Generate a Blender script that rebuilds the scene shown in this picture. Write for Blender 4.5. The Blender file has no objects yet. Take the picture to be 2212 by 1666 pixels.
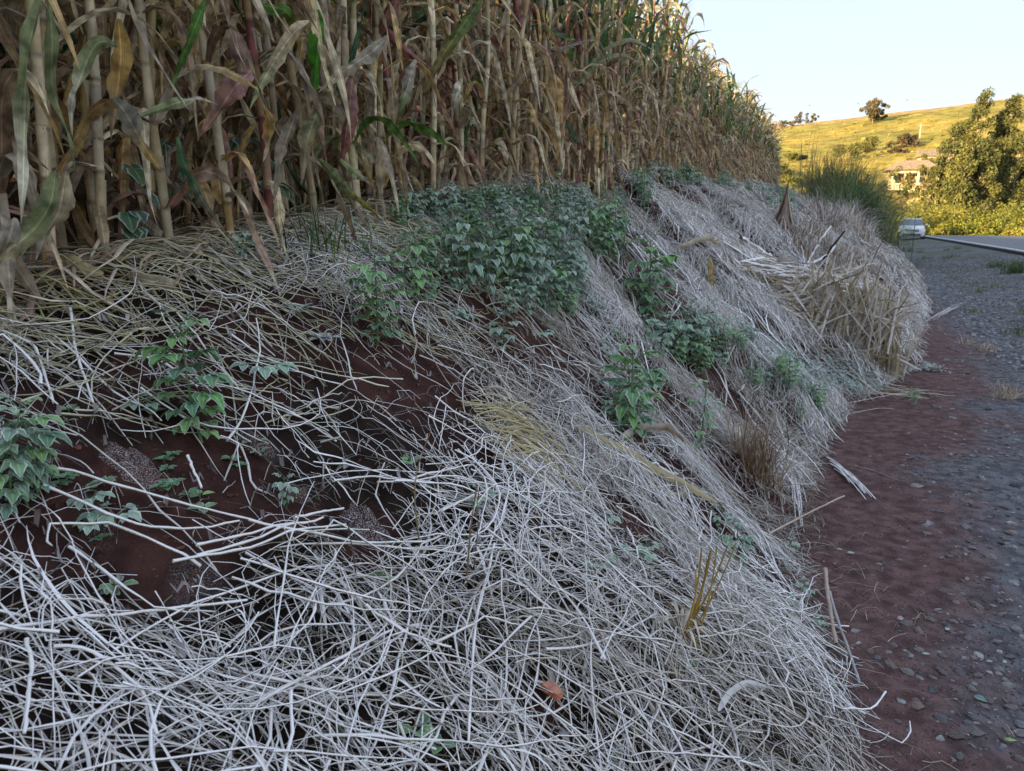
import bpy, math, numpy as np
R = math.radians
sc = bpy.context.scene
C = sc.collection
# ------------------------------------------------------------------ camera, sky, sun, exposure
PITCH = 12.2; FPX = 1609.0; EYE = 1.55
cam = bpy.data.cameras.new('camera'); cam.sensor_width = 36; cam.lens = FPX / 2212 * 36
cam.clip_start = .02; cam.clip_end = 3000
cam.dof.use_dof = True; cam.dof.focus_distance = 2.6; cam.dof.aperture_fstop = 8
co = bpy.data.objects.new('camera', cam); C.objects.link(co)
co.location = (0, 0, EYE); co.rotation_euler = (R(90 - PITCH), 0, 0)
sc.camera = co
SUN_EL = 9.5; SUN_AZ = 57.0            # the light travels towards this bearing (0 = ahead, 90 = right)
w = bpy.data.worlds.new('World'); sc.world = w; w.use_nodes = True
nt = w.node_tree; bg = nt.nodes['Background']
sky = nt.nodes.new('ShaderNodeTexSky'); sky.sky_type = 'NISHITA'; sky.sun_disc = False
sky.sun_elevation = R(SUN_EL); sky.sun_rotation = R(SUN_AZ + 180)
sky.altitude = 500; sky.air_density = 1.0; sky.dust_density = .3; sky.ozone_density = 3.0
hs = nt.nodes.new('ShaderNodeHueSaturation'); gm = nt.nodes.new('ShaderNodeGamma'); gm.inputs['Gamma'].default_value = .05; hs.inputs['Saturation'].default_value = 4.9; hs.inputs['Hue'].default_value = .52; nt.links.new(sky.outputs[0], gm.inputs['Color']); nt.links.new(gm.outputs[0], hs.inputs['Color'])
nt.links.new(hs.outputs[0], bg.inputs[0]); bg.inputs[1].default_value = .15
sl = bpy.data.lights.new('sun', 'SUN'); sl.energy = 2.0; sl.angle = R(.55); sl.color = (1, .74, .36)
so = bpy.data.objects.new('sun', sl); C.objects.link(so)
so.rotation_euler = (R(90 - SUN_EL), 0, R(-SUN_AZ))
so.location = (-30, -20, 30)
vs = sc.view_settings; vs.view_transform = 'Standard'; vs.look = 'None'; vs.gamma = 1; vs.use_curve_mapping = False
vs.exposure = 2.88
sc.cycles.max_bounces = 9; sc.cycles.diffuse_bounces = 8; sc.cycles.glossy_bounces = 2
sc.cycles.transmission_bounces = 3; sc.cycles.transparent_max_bounces = 6

# ------------------------------------------------------------------ helpers
def smooth(x, a, b):
    x = np.clip((np.asarray(x, float) - a) / (b - a), 0, 1); return x * x * (3 - 2 * x)
_tab = np.random.default_rng(5).random((256, 256))
def vn(x, y, f=1.0, seed=0):
    x = np.asarray(x, float) * f + seed * 17.3; y = np.asarray(y, float) * f + seed * 31.7
    i = np.floor(x).astype(int); j = np.floor(y).astype(int); u = x - i; v = y - j
    u = u * u * (3 - 2 * u); v = v * v * (3 - 2 * v)
    a = _tab[i % 256, j % 256]; b = _tab[(i + 1) % 256, j % 256]; c = _tab[i % 256, (j + 1) % 256]; d = _tab[(i + 1) % 256, (j + 1) % 256]
    return (a * (1 - u) + b * u) * (1 - v) + (c * (1 - u) + d * u) * v
def fbm(x, y, f=1., o=4, seed=0):
    r = 0; a = .5
    for k in range(o): r = r + a * vn(x, y, f * 2 ** k, seed + k); a *= .5
    return r
PHI = R(22.7); SN, CN = math.sin(PHI), math.cos(PHI)
def st2xy(s, t): return s * SN + t * CN, s * CN - t * SN
def xy2st(x, y): return x * SN + y * CN, x * CN - y * SN
def interp(s, xs, ys): return np.interp(s, xs, ys)
def foot(s): return interp(s, [-8, 0, 2.1, 3.0, 3.8, 5, 6.7, 9.0, 10.4, 16, 24, 40, 80], [.3, .3, .24, .02, -.10, .02, .25, .95, 1.15, 1.8, 2.4, 2.8, 3.2])
def edge(s): return np.minimum(-2.0 - .28 * smooth(s, 5, 12), -.072 * np.asarray(s, float))
def crest(s): return interp(s, [-30, -8, 1.3, 2.07, 4, 7, 10.3, 18, 26.5, 45, 60, 80, 110, 160], [1.1, 1.15, 1.36, 1.48, 1.67, 1.87, 2.1, 2.42, 2.68, 2.95, 3.0, 2.0, -1, -6])
def road_z(s): return interp(s, [-60, 0, 20, 38, 55, 70, 76, 84, 100, 130, 200], [.0, .30, .42, .53, .60, .63, .62, .5, -1.2, -5, -7])
def G(s, t):
    s = np.asarray(s, float); t = np.asarray(t, float)
    tf = foot(s); zc = crest(s); te = edge(s) + .1
    w = np.clip((tf - t) / (tf - te), 0, 1)
    pw = 1 - .20 * smooth(s, 5, 12)
    p = w ** pw
    p = p + .02 * np.sin(np.pi * w) * smooth(s, 6, 11)
    base = interp(s, [-60, 0, 80, 100, 130, 200], [-.1, 0, .35, -1.5, -5.4, -7.5])
    z = base + (zc - base) * p + .03 * np.clip(te - t, 0, 60)
    onb = smooth(w, .0, .12)
    a_ = s * .8 + t * .6; b_ = t * .8 - s * .6
    n = (fbm(a_, b_, 2.2, 4, 3) - .47) * .15 + (vn(a_, b_, .9, 9) - .5) * .26 * smooth(s, 3, 7) + (smooth(vn(a_, b_, 1.7, 14), .42, .58) - .5) * .14 * smooth(s, 2.2, 4.5)
    z = z + n * onb + (fbm(a_, b_, .9, 5, 21) - .47) * .013 * (1 - onb) * (1 - smooth(s, 20, 60) * .0)
    k = smooth(t, 3.6, 6.6)
    z = z * (1 - k) + k * (road_z(s) - .13) * (1) 
    return z
def Gxy(x, y): return G(*xy2st(x, y))
cp, sp = math.cos(R(PITCH)), math.sin(R(PITCH))
def ray(px, py):
    a, b, c = px - 1106, FPX, -(py - 833)
    v = np.array([a, b * cp + c * sp, c * cp - b * sp]); return v / np.linalg.norm(v)
_d = np.exp(np.linspace(math.log(.6), math.log(150), 5000))
def hit(px, py):
    """point of the ground that the photograph shows at this pixel (2212 px wide)"""
    v = ray(px, py); x, y, z = v[0] * _d, v[1] * _d, EYE + v[2] * _d
    d_ = z - Gxy(x, y); k = np.argmax(d_ < 0) if (d_ < 0).any() else 1500 + np.argmin(d_[1500:4200]); z[k] = Gxy(x[k], y[k]); return np.array([x[k], y[k], z[k]])
def up(p, dy):   # height in metres of dy photo pixels at the distance of p
    return dy / FPX * (p[1] * cp - (p[2] - EYE) * sp)
def at(px, py, dist):
    v = ray(px, py); return np.array([0, 0, EYE]) + v * (dist / v[1])

class MB:
    def __init__(self): self.v = []; self.q = []; self.t = []; self.c = []; self.u = []; self.n = 0
    def add(self, V, Q=None, T=None, col=(.5, .5, .5), uvw=None):
        V = np.asarray(V, float).reshape(-1, 3); m = len(V)
        self.v.append(V)
        if Q is not None and len(Q): self.q.append(np.asarray(Q).reshape(-1, 4) + self.n)
        if T is not None and len(T): self.t.append(np.asarray(T).reshape(-1, 3) + self.n)
        col = np.asarray(col, float); self.c.append(np.broadcast_to(col, (m, 3)) if col.ndim == 1 else col.reshape(-1, 3))
        self.u.append(np.zeros((m, 3)) if uvw is None else np.broadcast_to(np.asarray(uvw, float), (m, 3)).reshape(-1, 3) if np.asarray(uvw).ndim == 1 else np.asarray(uvw, float).reshape(-1, 3))
        self.n += m
    def mesh(self, name, smoothed=True):
        V = np.concatenate(self.v); me = bpy.data.meshes.new(name)
        Q = np.concatenate(self.q) if self.q else np.zeros((0, 4), int); T = np.concatenate(self.t) if self.t else np.zeros((0, 3), int)
        me.vertices.add(len(V)); me.vertices.foreach_set('co', V.astype(np.float32).ravel())
        lt = np.concatenate([np.full(len(Q), 4), np.full(len(T), 3)]).astype(np.int32)
        li = np.concatenate([Q.ravel(), T.ravel()]).astype(np.int32)
        me.loops.add(len(li)); me.loops.foreach_set('vertex_index', li)
        me.polygons.add(len(lt)); me.polygons.foreach_set('loop_start', (np.cumsum(lt) - lt).astype(np.int32))
        me.polygons.foreach_set('loop_total', lt)
        me.polygons.foreach_set('use_smooth', np.full(len(lt), smoothed))
        me.update(calc_edges=True)
        c = np.concatenate(self.c); a = me.attributes.new('col', 'FLOAT_COLOR', 'POINT')
        a.data.foreach_set('color', np.concatenate([c, np.ones((len(c), 1))], 1).astype(np.float32).ravel())
        a = me.attributes.new('uvw', 'FLOAT_VECTOR', 'POINT'); a.data.foreach_set('vector', np.concatenate(self.u).astype(np.float32).ravel())
        return me
    def obj(self, name, mat, parent=None, smoothed=True, loc=None):
        o = bpy.data.objects.new(name, self.mesh(name, smoothed)); C.objects.link(o)
        o.data.materials.append(mat)
        if parent: o.parent = parent
        if loc is not None: o.location = loc
        return o
def norm(a): return a / np.maximum(np.linalg.norm(a, axis=-1, keepdims=True), 1e-9)
def vcol(col, N, n, m):
    c = np.asarray(col, float)
    if c.ndim == 1: c = c[None, None, None, :]
    elif c.ndim == 2: c = c[:, None, None, :]
    elif c.ndim == 3: c = c[:, :, None, :]
    return np.broadcast_to(c, (N, n, m, 3)).reshape(-1, 3)
def vval(a, N, n, m):
    a = np.asarray(a, float)
    while a.ndim < 3: a = a[..., None] if a.ndim else a.reshape(1, 1, 1)
    return np.broadcast_to(a, (N, n, m))
def tubes(mb, P, rad, m=4, col=(.5, .5, .5), fr=0.):
    P = np.asarray(P, float)
    if P.ndim == 2: P = P[None]
    N, n = P.shape[:2]; rad = np.broadcast_to(np.asarray(rad, float), (N, n)) if np.asarray(rad).ndim != 1 or len(np.asarray(rad)) == n else np.asarray(rad)[:, None] * np.ones((N, n))
    T = norm(np.gradient(P, axis=1)); ref = np.where(np.abs(T[..., 2:3]) > .8, np.array([1., 0, 0]), np.array([0, 0, 1.]))
    A = norm(np.cross(T, ref)); B = np.cross(A, T)
    th = np.arange(m) * 2 * np.pi / m + .3
    V = P[:, :, None] + rad[:, :, None, None] * (A[:, :, None] * np.cos(th)[:, None] + B[:, :, None] * np.sin(th)[:, None])
    i = np.arange(n - 1)[:, None]; j = np.arange(m)[None]
    q = np.stack([i * m + j, i * m + (j + 1) % m, (i + 1) * m + (j + 1) % m, (i + 1) * m + j], -1).reshape(-1, 4)
    Q = (np.arange(N)[:, None, None] * n * m + q[None]).reshape(-1, 4)
    uv = np.stack([vval(np.cos(th)[None, None], N, n, m), vval(np.linspace(0, 1, n)[None, :, None], N, n, m), vval(fr, N, n, m)], -1)
    mb.add(V, Q, None, vcol(col, N, n, m), uv)
def ribbons(mb, P, S, W, U=(-1, 0, 1), fold=.2, col=(.5, .5, .5), fr=0., wave=None):
    """strips along P with half width W across the direction S; fold lifts the edges"""
    P = np.asarray(P, float); S = np.asarray(S, float)
    if P.ndim == 2: P = P[None]
    N, n = P.shape[:2]
    S = np.broadcast_to(S if S.ndim == 3 else S[None], (N, n, 3)); W = np.broadcast_to(np.asarray(W, float), (N, n))
    T = norm(np.gradient(P, axis=1)); S = norm(S - T * np.sum(S * T, -1, keepdims=True)); Nn = np.cross(S, T)
    U = np.asarray(U, float); k = len(U)
    V = P[:, :, None] + S[:, :, None] * (W[:, :, None] * U)[..., None] + Nn[:, :, None] * (fold * np.abs(U) * W[:, :, None])[..., None]
    if wave is not None: V = V + Nn[:, :, None] * wave[..., None]
    i = np.arange(n - 1)[:, None]; j = np.arange(k - 1)[None]
    q = np.stack([i * k + j, i * k + j + 1, (i + 1) * k + j + 1, (i + 1) * k + j], -1).reshape(-1, 4)
    Q = (np.arange(N)[:, None, None] * n * k + q[None]).reshape(-1, 4)
    uv = np.stack([vval(U[None, None], N, n, k), vval(np.linspace(0, 1, n)[None, :, None], N, n, k), vval(fr, N, n, k)], -1)
    mb.add(V, Q, None, vcol(col, N, n, k), uv)
def box(mb, c, d, col=(.5, .5, .5), rz=0., fr=0.):
    x, y, z = np.asarray(d, float) / 2
    V = np.array([[a * x, b * y, e * z] for e in (-1, 1) for b in (-1, 1) for a in (-1, 1)])
    cr, sr = math.cos(rz), math.sin(rz); V = V @ np.array([[cr, sr, 0], [-sr, cr, 0], [0, 0, 1]]) + np.asarray(c, float)
    mb.add(V, [[0, 2, 3, 1], [4, 5, 7, 6], [0, 1, 5, 4], [2, 6, 7, 3], [0, 4, 6, 2], [1, 3, 7, 5]], None, col, (0, 0, fr))
g_ = (1 + 5 ** .5) / 2
ICO = norm(np.array([[-1, g_, 0], [1, g_, 0], [-1, -g_, 0], [1, -g_, 0], [0, -1, g_], [0, 1, g_], [0, -1, -g_], [0, 1, -g_], [g_, 0, -1], [g_, 0, 1], [-g_, 0, -1], [-g_, 0, 1]]))
ICF = np.array([[0, 11, 5], [0, 5, 1], [0, 1, 7], [0, 7, 10], [0, 10, 11], [1, 5, 9], [5, 11, 4], [11, 10, 2], [10, 7, 6], [7, 1, 8], [3, 9, 4], [3, 4, 2], [3, 2, 6], [3, 6, 8], [3, 8, 9], [4, 9, 5], [2, 4, 11], [6, 2, 10], [8, 6, 7], [9, 8, 1]])
def rocks(mb, P, size, rng, flat=.5, col=(.2, .2, .2), jit=.28, fr=0.):
    N = len(P); sz = np.broadcast_to(np.asarray(size, float), (N,))
    sub = ICO[None] * (1 + rng.uniform(-jit, jit, (N, 12, 1)))
    ax = np.stack([rng.uniform(.7, 1.35, N), rng.uniform(.6, 1.0, N), rng.uniform(.6, 1.3, N) * flat], -1)
    V = sub * ax[:, None]; tx = rng.normal(0, .25, N); th = rng.uniform(0, 6.28, N)
    y, z = V[..., 1] * np.cos(tx)[:, None] - V[..., 2] * np.sin(tx)[:, None], V[..., 1] * np.sin(tx)[:, None] + V[..., 2] * np.cos(tx)[:, None]
    x = V[..., 0]; c, s = np.cos(th)[:, None], np.sin(th)[:, None]
    V = np.stack([x * c - y * s, x * s + y * c, z], -1) * sz[:, None, None] + np.asarray(P)[:, None]
    F = (np.arange(N)[:, None, None] * 12 + ICF[None]).reshape(-1, 3)
    mb.add(V, None, F, vcol(col, N, 12, 1) if np.asarray(col).ndim > 1 else col, np.stack([np.zeros((N, 12)), np.zeros((N, 12)), vval(fr, N, 12, 1)[..., 0]], -1))

def tag(o, label=None, cat=None, group=None, kind=None):
    if label: o['label'] = label
    if cat: o['category'] = cat
    if group: o['group'] = group
    if kind: o['kind'] = kind
    return o
def empty(name, loc=(0, 0, 0), rz=0., sc_=1.):
    o = bpy.data.objects.new(name, None); C.objects.link(o); o.location = loc; o.rotation_euler = (0, 0, rz); o.scale = (sc_,) * 3
    o.empty_display_size = .1
    return o
def copy_tree(o, parent=None, kids=None):
    c = o.copy(); C.objects.link(c); c.parent = parent
    for ch in (KIDS.get(o.name) or []): copy_tree(ch, c)
    return c
KIDS = {}
def kid(o, parent):
    KIDS.setdefault(parent.name, []).append(o); o.parent = parent; return o

# ------------------------------------------------------------------ materials
def material(name, rough=.8, noise=(8, .5, 1.4), frost=0., rim=0., veins=0., trans=0., bump=0., bscale=60., spec=.3, band=0., crystal=0., speck=False, frostcol=(.95, .91, .93)):
    m = bpy.data.materials.new(name); m.use_nodes = True; t = m.node_tree; N = t.nodes; L = t.links
    b = N['Principled BSDF']; b.inputs['Roughness'].default_value = rough; b.inputs['Specular IOR Level'].default_value = spec
    out = N['Material Output']
    def nd(k, **kw):
        n = N.new(k)
        for a, v in kw.items(): setattr(n, a, v)
        return n
    def mth(op, a, b_=None, c=None):
        n = nd('ShaderNodeMath', operation=op)
        for i, v in enumerate((a, b_, c)):
            if v is None: continue
            if isinstance(v, (int, float)): n.inputs[i].default_value = v
            else: L.new(v, n.inputs[i])
        return n.outputs[0]
    def mrange(v, a, b_, c=0., d=1.):
        n = nd('ShaderNodeMapRange'); n.interpolation_type = 'SMOOTHSTEP'; L.new(v, n.inputs[0])
        for i, q in enumerate((a, b_, c, d)): n.inputs[i + 1].default_value = q
        return n.outputs[0]
    at_ = nd('ShaderNodeAttribute', attribute_name='col'); uw = nd('ShaderNodeAttribute', attribute_name='uvw')
    sep = nd('ShaderNodeSeparateXYZ'); L.new(uw.outputs['Vector'], sep.inputs[0])
    tc = nd('ShaderNodeTexCoord'); nz = nd('ShaderNodeTexNoise'); nz.inputs['Scale'].default_value = noise[0]; nz.inputs['Detail'].default_value = 5
    L.new(tc.outputs['Object'], nz.inputs['Vector'])
    f = mrange(nz.outputs['Fac'], .3, .7, noise[1], noise[2])
    oi = nd('ShaderNodeObjectInfo')
    f = mth('MULTIPLY', f, mth('MULTIPLY_ADD', oi.outputs['Random'], .36, .82))
    if veins:
        wv = mth('SINE', mth('MULTIPLY', sep.outputs['X'], 34.)); f = mth('MULTIPLY', f, mth('MULTIPLY_ADD', wv, veins * .35, 1.))
    if band:
        wv = mth('PINGPONG', mth('MULTIPLY', sep.outputs['Y'], band), .5); f = mth('MULTIPLY', f, mrange(wv, 0, .06, .35, 1.))
    mx = nd('ShaderNodeVectorMath', operation='SCALE'); L.new(at_.outputs['Color'], mx.inputs[0]); L.new(f, mx.inputs['Scale'])
    col = mx.outputs[0]
    def mix(fac, a, c):
        n = nd('ShaderNodeMix', data_type='RGBA')
        if isinstance(fac, float): n.inputs[0].default_value = fac
        else: L.new(fac, n.inputs[0])
        L.new(a, n.inputs[6])
        if isinstance(c, tuple): n.inputs[7].default_value = (*c, 1)
        else: L.new(c, n.inputs[7])
        return n.outputs[2]
    if veins:
        ab = mth('ABSOLUTE', sep.outputs['X']); mid = mrange(ab, .05, .13, 1, 0)
        lt = nd('ShaderNodeVectorMath', operation='SCALE'); L.new(col, lt.inputs[0]); lt.inputs['Scale'].default_value = 1.7
        ad = nd('ShaderNodeVectorMath', operation='ADD'); L.new(lt.outputs[0], ad.inputs[0]); ad.inputs[1].default_value = (.035, .035, .02)
        col = mix(mth('MULTIPLY', mid, .75), col, ad.outputs[0])
    ge = nd('ShaderNodeNewGeometry'); sn = nd('ShaderNodeSeparateXYZ'); L.new(ge.outputs['Normal'], sn.inputs[0])
    nf = nd('ShaderNodeTexNoise'); nf.inputs['Scale'].default_value = 45 if not crystal else crystal; nf.inputs['Detail'].default_value = 6; L.new(tc.outputs['Object'], nf.inputs['Vector'])
    if frost:
        upn = mth('ABSOLUTE', sn.outputs['Z']) if rim else sn.outputs['Z']
        k = mrange(mth('ADD', upn, mth('MULTIPLY_ADD', nf.outputs['Fac'], 1.2, -.6)), -.40, .45) if not speck else mrange(nf.outputs['Fac'], .48, .66)
        col = mix(mth('MINIMUM', mth('MULTIPLY', mth('MULTIPLY', k, sep.outputs['Z']), frost), 1.), col, frostcol)
    if rim:
        ab = mth('ABSOLUTE', sep.outputs['X']); e = mth('MAXIMUM', mrange(ab, .66, .92), mrange(sep.outputs['Y'], .94, 1.))
        e = mth('MAXIMUM', e, mth('MULTIPLY', mrange(ab, .01, .07, 1, 0), .4))
        e = mth('MULTIPLY', e, mrange(nf.outputs['Fac'], .3, .55, .35, 1.))
        col = mix(mth('MINIMUM', mth('MULTIPLY', mth('MULTIPLY', e, mth('MULTIPLY_ADD', sep.outputs['Z'], .9, .35)), rim), 1.), col, (.74, .80, .76))
    L.new(col, b.inputs['Base Color'])
    if bump:
        bn = nd('ShaderNodeTexNoise'); bn.inputs['Scale'].default_value = bscale; bn.inputs['Detail'].default_value = 6; L.new(tc.outputs['Object'], bn.inputs['Vector'])
        bp = nd('ShaderNodeBump'); bp.inputs['Strength'].default_value = bump; bp.inputs['Distance'].default_value = .02
        L.new(bn.outputs['Fac'], bp.inputs['Height']); L.new(bp.outputs[0], b.inputs['Normal'])
    if trans:
        tr = nd('ShaderNodeBsdfTranslucent'); L.new(col, tr.inputs[0]); ms = nd('ShaderNodeMixShader'); ms.inputs[0].default_value = trans
        L.new(b.outputs[0], ms.inputs[1]); L.new(tr.outputs[0], ms.inputs[2]); L.new(ms.outputs[0], out.inputs[0])
    return m
M_CORN = material('maize leaf', .75, (26, .5, 1.45), veins=.32, trans=.28, frost=.0, bump=.25, bscale=45, spec=.2)
M_STALK = material('maize stalk', .55, (16, .7, 1.2), bump=.2)
M_STRAW = material('frosted straw', .8, (30, .75, 1.2), frost=1.0, crystal=260, spec=.2)
M_DRY = material('dry grass', .8, (12, .7, 1.25), frost=1.0, trans=.15, spec=.2, crystal=120)
M_WEED = material('frosted leaf', .55, (40, .7, 1.3), frost=.42, rim=1.0, trans=.15, veins=.2, crystal=200, spec=.35, frostcol=(.64, .72, .67))
M_STEM = material('green stem', .5, (20, .8, 1.2), frost=.4)
M_STONE = material('stone', .85, (25, .6, 1.35), bump=.6, bscale=90)
M_GROUND = material('ground', .95, (14, .6, 1.35), frost=.6, speck=True, bump=.7, bscale=110, crystal=420, spec=.1)
M_FAR = material('foliage', .7, (1.2, .6, 1.35), trans=.2)
M_BARK = material('bark', .8, (3, .7, 1.25))
M_PLAIN = material('painted surface', .4, (3, .94, 1.05))
M_HILL = material('hill pasture', .95, (.22, .62, 1.3), bump=1.0, bscale=.5, spec=.1)
# ------------------------------------------------------------------ ground sheet, road, hill
# bare soil patches: photo pixel, radius along and across the bank (m), strength
HOLES = [(300, 1090, .20, .15, .97), (480, 1020, .14, .10, .93), (160, 1110, .14, .12, .9), (420, 1200, .22, .07, .88), (300, 830, .35, .10, .8), (560, 780, .3, .12, .7), (880, 820, .32, .13, .85), (620, 690, .3, .14, .75), (540, 660, .2, .1, .7),
         (1050, 680, .5, .2, .75), (1350, 1120, .09, .09, .9), (1480, 910, .22, .1, .8), (1620, 1060, .22, .24, .9), (1640, 1150, .12, .2, .9), (1400, 1190, .13, .1, .75), (640, 1120, .10, .06, .8), (785, 1155, .13, .08, .97), (1190, 1550, .05, .05, .8), (440, 940, .1, .09, .9), (815, 735, .12, .1, .9), (905, 650, .12, .1, .85), (1395, 690, .15, .1, .8), (1360, 930, .12, .1, .9), (1508, 965, .1, .08, .85), (1485, 775, .3, .15, .8), (1590, 1215, .08, .07, .9), (620, 1095, .06, .05, .9), (1085, 750, .1, .08, .85), (60, 1060, .14, .12, .8), (1420, 640, .4, .2, .5), (1900, 610, 1.2, .4, .95), (1240, 770, .3, .12, .6), (1560, 870, .2, .15, .7)]
HL = []
for px, py, a, b, k in HOLES:
    p = hit(px, py); s_, t_ = xy2st(p[0], p[1]); HL.append((s_, t_, a, b, k))
def hole(s, t):
    k = np.zeros_like(s)
    wob = .7 + .7 * fbm(s, t, 5, 3, 80)
    for a, b, ra, rb, q in HL: k = np.maximum(k, q * (1 - smooth(np.hypot((s - a) / ra, (t - b) / rb) / wob, .75, 1.15)))
    return k

def grow(a, b, first, r):
    out = [a]; d = first
    while abs(out[-1] - a) < abs(b - a): out.append(out[-1] + math.copysign(d, b - a)); d *= r
    return out[1:]
ss = np.array(sorted(grow(.4, -60, .06, 1.15)) + list(np.arange(.4, 9, .03)) + grow(9, 900, .035, 1.022))
ts = np.array(sorted(grow(-2.4, -500, .05, 1.12)) + list(np.arange(-2.4, 2.2, .028)) + grow(2.2, 600, .035, 1.05))
Sg, Tg = np.meshgrid(ss, ts, indexing='ij'); Zg = G(Sg, Tg); Xg, Yg = st2xy(Sg, Tg)
soil_p = np.array([.135, .080, .078]); soil_b = np.array([.066, .029, .025]); grav = np.array([.13, .13, .145]); litter = np.array([.07, .045, .028]); grassg = np.array([.07, .085, .03]); pasture = np.array([.17, .16, .045])
tf = foot(Sg); onb = smooth(tf - Tg, -.05, .25)
nz = fbm(Sg, Tg, 1.1, 4, 40); nz2 = fbm(Sg, Tg, 6, 3, 44)
def lerp(a, b, k): return a * (1 - k[..., None]) + b * k[..., None]
gstart = interp(Sg, [0, 2.1, 5.5, 8, 10.5, 14], [.62, .65, .95, 1.45, 1.75, 1.9])
gk = smooth(Tg - gstart + (nz - .47) * 1.0 + (nz2 - .45) * .5, -.25, .35)
col = lerp(soil_p, grav, gk)
col = lerp(col, grassg, smooth(nz + .12 * smooth(Sg, 12, 30), .52, .62) * smooth(Sg, 9, 15) * smooth(Tg, 2.2, 3.6) * .45)
col = lerp(col, soil_b, onb)
gap_shade = np.array([.026, .016, .013]); col = lerp(col, gap_shade, onb * (1 - .9 * hole(Sg, Tg)) * (1 - .85 * smooth(Sg, 1.7, 2.4)) * (1 - smooth(Sg, 40, 60)))  # shade between the straw layers painted into the near ground colour
col = lerp(col, litter, smooth(edge(Sg) + .25 - Tg, 0, .3))
col = lerp(col, pasture, smooth(Sg, 78, 90)); col = lerp(col, pasture, smooth(Tg, 16, 17))
frg = onb * smooth(nz2 + (nz - .5) * .8, .62, .72) * .5 * smooth(Tg, -1.9, -1.5) * (1 - smooth(Sg, 7, 10))
n1, n2 = Sg.shape; I = np.arange(n1 * n2).reshape(n1, n2)
Q = np.stack([I[:-1, :-1], I[1:, :-1], I[1:, 1:], I[:-1, 1:]], -1)[..., ::-1].reshape(-1, 4)
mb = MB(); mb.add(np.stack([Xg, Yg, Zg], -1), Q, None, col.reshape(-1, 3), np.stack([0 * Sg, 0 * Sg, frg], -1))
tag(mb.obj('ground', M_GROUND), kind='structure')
def strip(name, t0, t1, s0, s1, dz, c, mat, n=160, nt_=9):
    S = np.linspace(s0, s1, n)[:, None] * np.ones(nt_); T = np.ones((n, 1)) * np.linspace(t0, t1, nt_)
    Z = road_z(S) + dz - .006 * np.abs(T - 10.8); x, y = st2xy(S, T)
    mb = MB(); I = np.arange(n * nt_).reshape(n, nt_); Q = np.stack([I[:-1, :-1], I[:-1, 1:], I[1:, 1:], I[1:, :-1]], -1).reshape(-1, 4)
    mb.add(np.stack([x, y, Z], -1), Q, None, c)
    if dz == 0.02:   # the broken edge of the asphalt, a real step down to the gravel
        e = np.stack([x[:, 0], y[:, 0], Z[:, 0]], -1); lo = e.copy(); lo[:, 2] -= .22
        k = np.arange(n - 1); mb.add(np.concatenate([e, lo]), np.stack([k, k + 1, k + 1 + n, k + n], -1)[:, ::-1], None, np.array([.03, .03, .035]))
    o = mb.obj(name, mat); tag(o, kind='structure'); return o
M_ROAD = material('asphalt', .85, (6, .8, 1.2), bump=.3, bscale=200)
strip('road', 6.9, 14.8, -40, 150, .02, (.20, .20, .215), M_ROAD)
strip('road_edge_line', 7.12, 7.30, -40, 150, .026, (.62, .63, .66), M_ROAD, nt_=2)
for a in range(-36, 150, 12): strip('road_centre_line', 10.75, 10.87, a, a + 4, .026, (.6, .5, .12), M_ROAD, 12, 2)
# hill: the ridge follows the skyline of the photograph
skx = [-400, 400, 1000, 1500, 1660, 1780, 1900, 2000, 2110, 2212, 2500, 3200]; sky_ = [330, 330, 330, 300, 277, 262, 247, 236, 222, 208, 180, 150]
azs = np.radians(np.linspace(-48, 62, 150)); rs = np.concatenate([np.linspace(125, 430, 110), np.linspace(440, 800, 20)])
def ridge(az):
    px = 1106 + FPX * np.tan(az) * 1.0
    py = np.interp(px, skx, sky_); px2 = px
    v = np.stack([px2 - 1106, FPX * cp - (py - 833) * sp, -(py - 833) * cp - FPX * sp], -1)
    # the pitched ray that crosses the bearing az: search the column again with the true bearing
    return v[..., 2] / np.hypot(v[..., 0], v[..., 1]), np.arctan2(v[..., 0], v[..., 1])
_az0 = np.radians(np.linspace(-60, 65, 400)); _sl, _tr = ridge(_az0)
def hill_z(x, y):
    r = np.hypot(x, y); az = np.arctan2(x, y); sl = np.interp(az, _tr, _sl)
    RR = 400.; zr = EYE + sl * RR
    w_ = np.clip((r - 140) / (RR - 140), 0, 1.0); z = -7 + (zr + 7) * (w_ ** .92)
    z = z - .02 * np.clip(r - RR, 0, None)
    return z + (fbm(x, y, .03, 3, 60) - .44) * 3.2 * smooth(w_, .02, .2) * (1 - smooth(w_, .85, 1.))
Rg, Ag = np.meshgrid(rs, azs, indexing='ij'); hx, hy = Rg * np.sin(Ag), Rg * np.cos(Ag); hz = hill_z(hx, hy)
hz += (vn(hx, hy, .45, 70) - .5) * .5
yel = np.array([.32, .245, .055]); yg = np.array([.23, .20, .05]); tan_ = np.array([.36, .25, .10])
hc = lerp(yel, yg, smooth(fbm(hx, hy, .05, 4, 61), .38, .56)); 
hc = lerp(hc, tan_, smooth(Rg + (vn(hx, hy, .05, 66) - .5) * 10, 384, 390)); hc = lerp(hc, np.array([.2, .2, .05]), smooth(220 - Rg, 0, 60) * .6)
mb = MB(); n1, n2 = Rg.shape; I = np.arange(n1 * n2).reshape(n1, n2)
mb.add(np.stack([hx, hy, hz], -1), np.stack([I[:-1, :-1], I[:-1, 1:], I[1:, 1:], I[1:, :-1]], -1).reshape(-1, 4)[:, ::-1], None, hc.reshape(-1, 3))
tag(mb.obj('hill', M_HILL), kind='structure')
def land(x, y): return float(max(Gxy(x, y), hill_z(x, y) if math.hypot(x, y) > 125 else -99))

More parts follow.
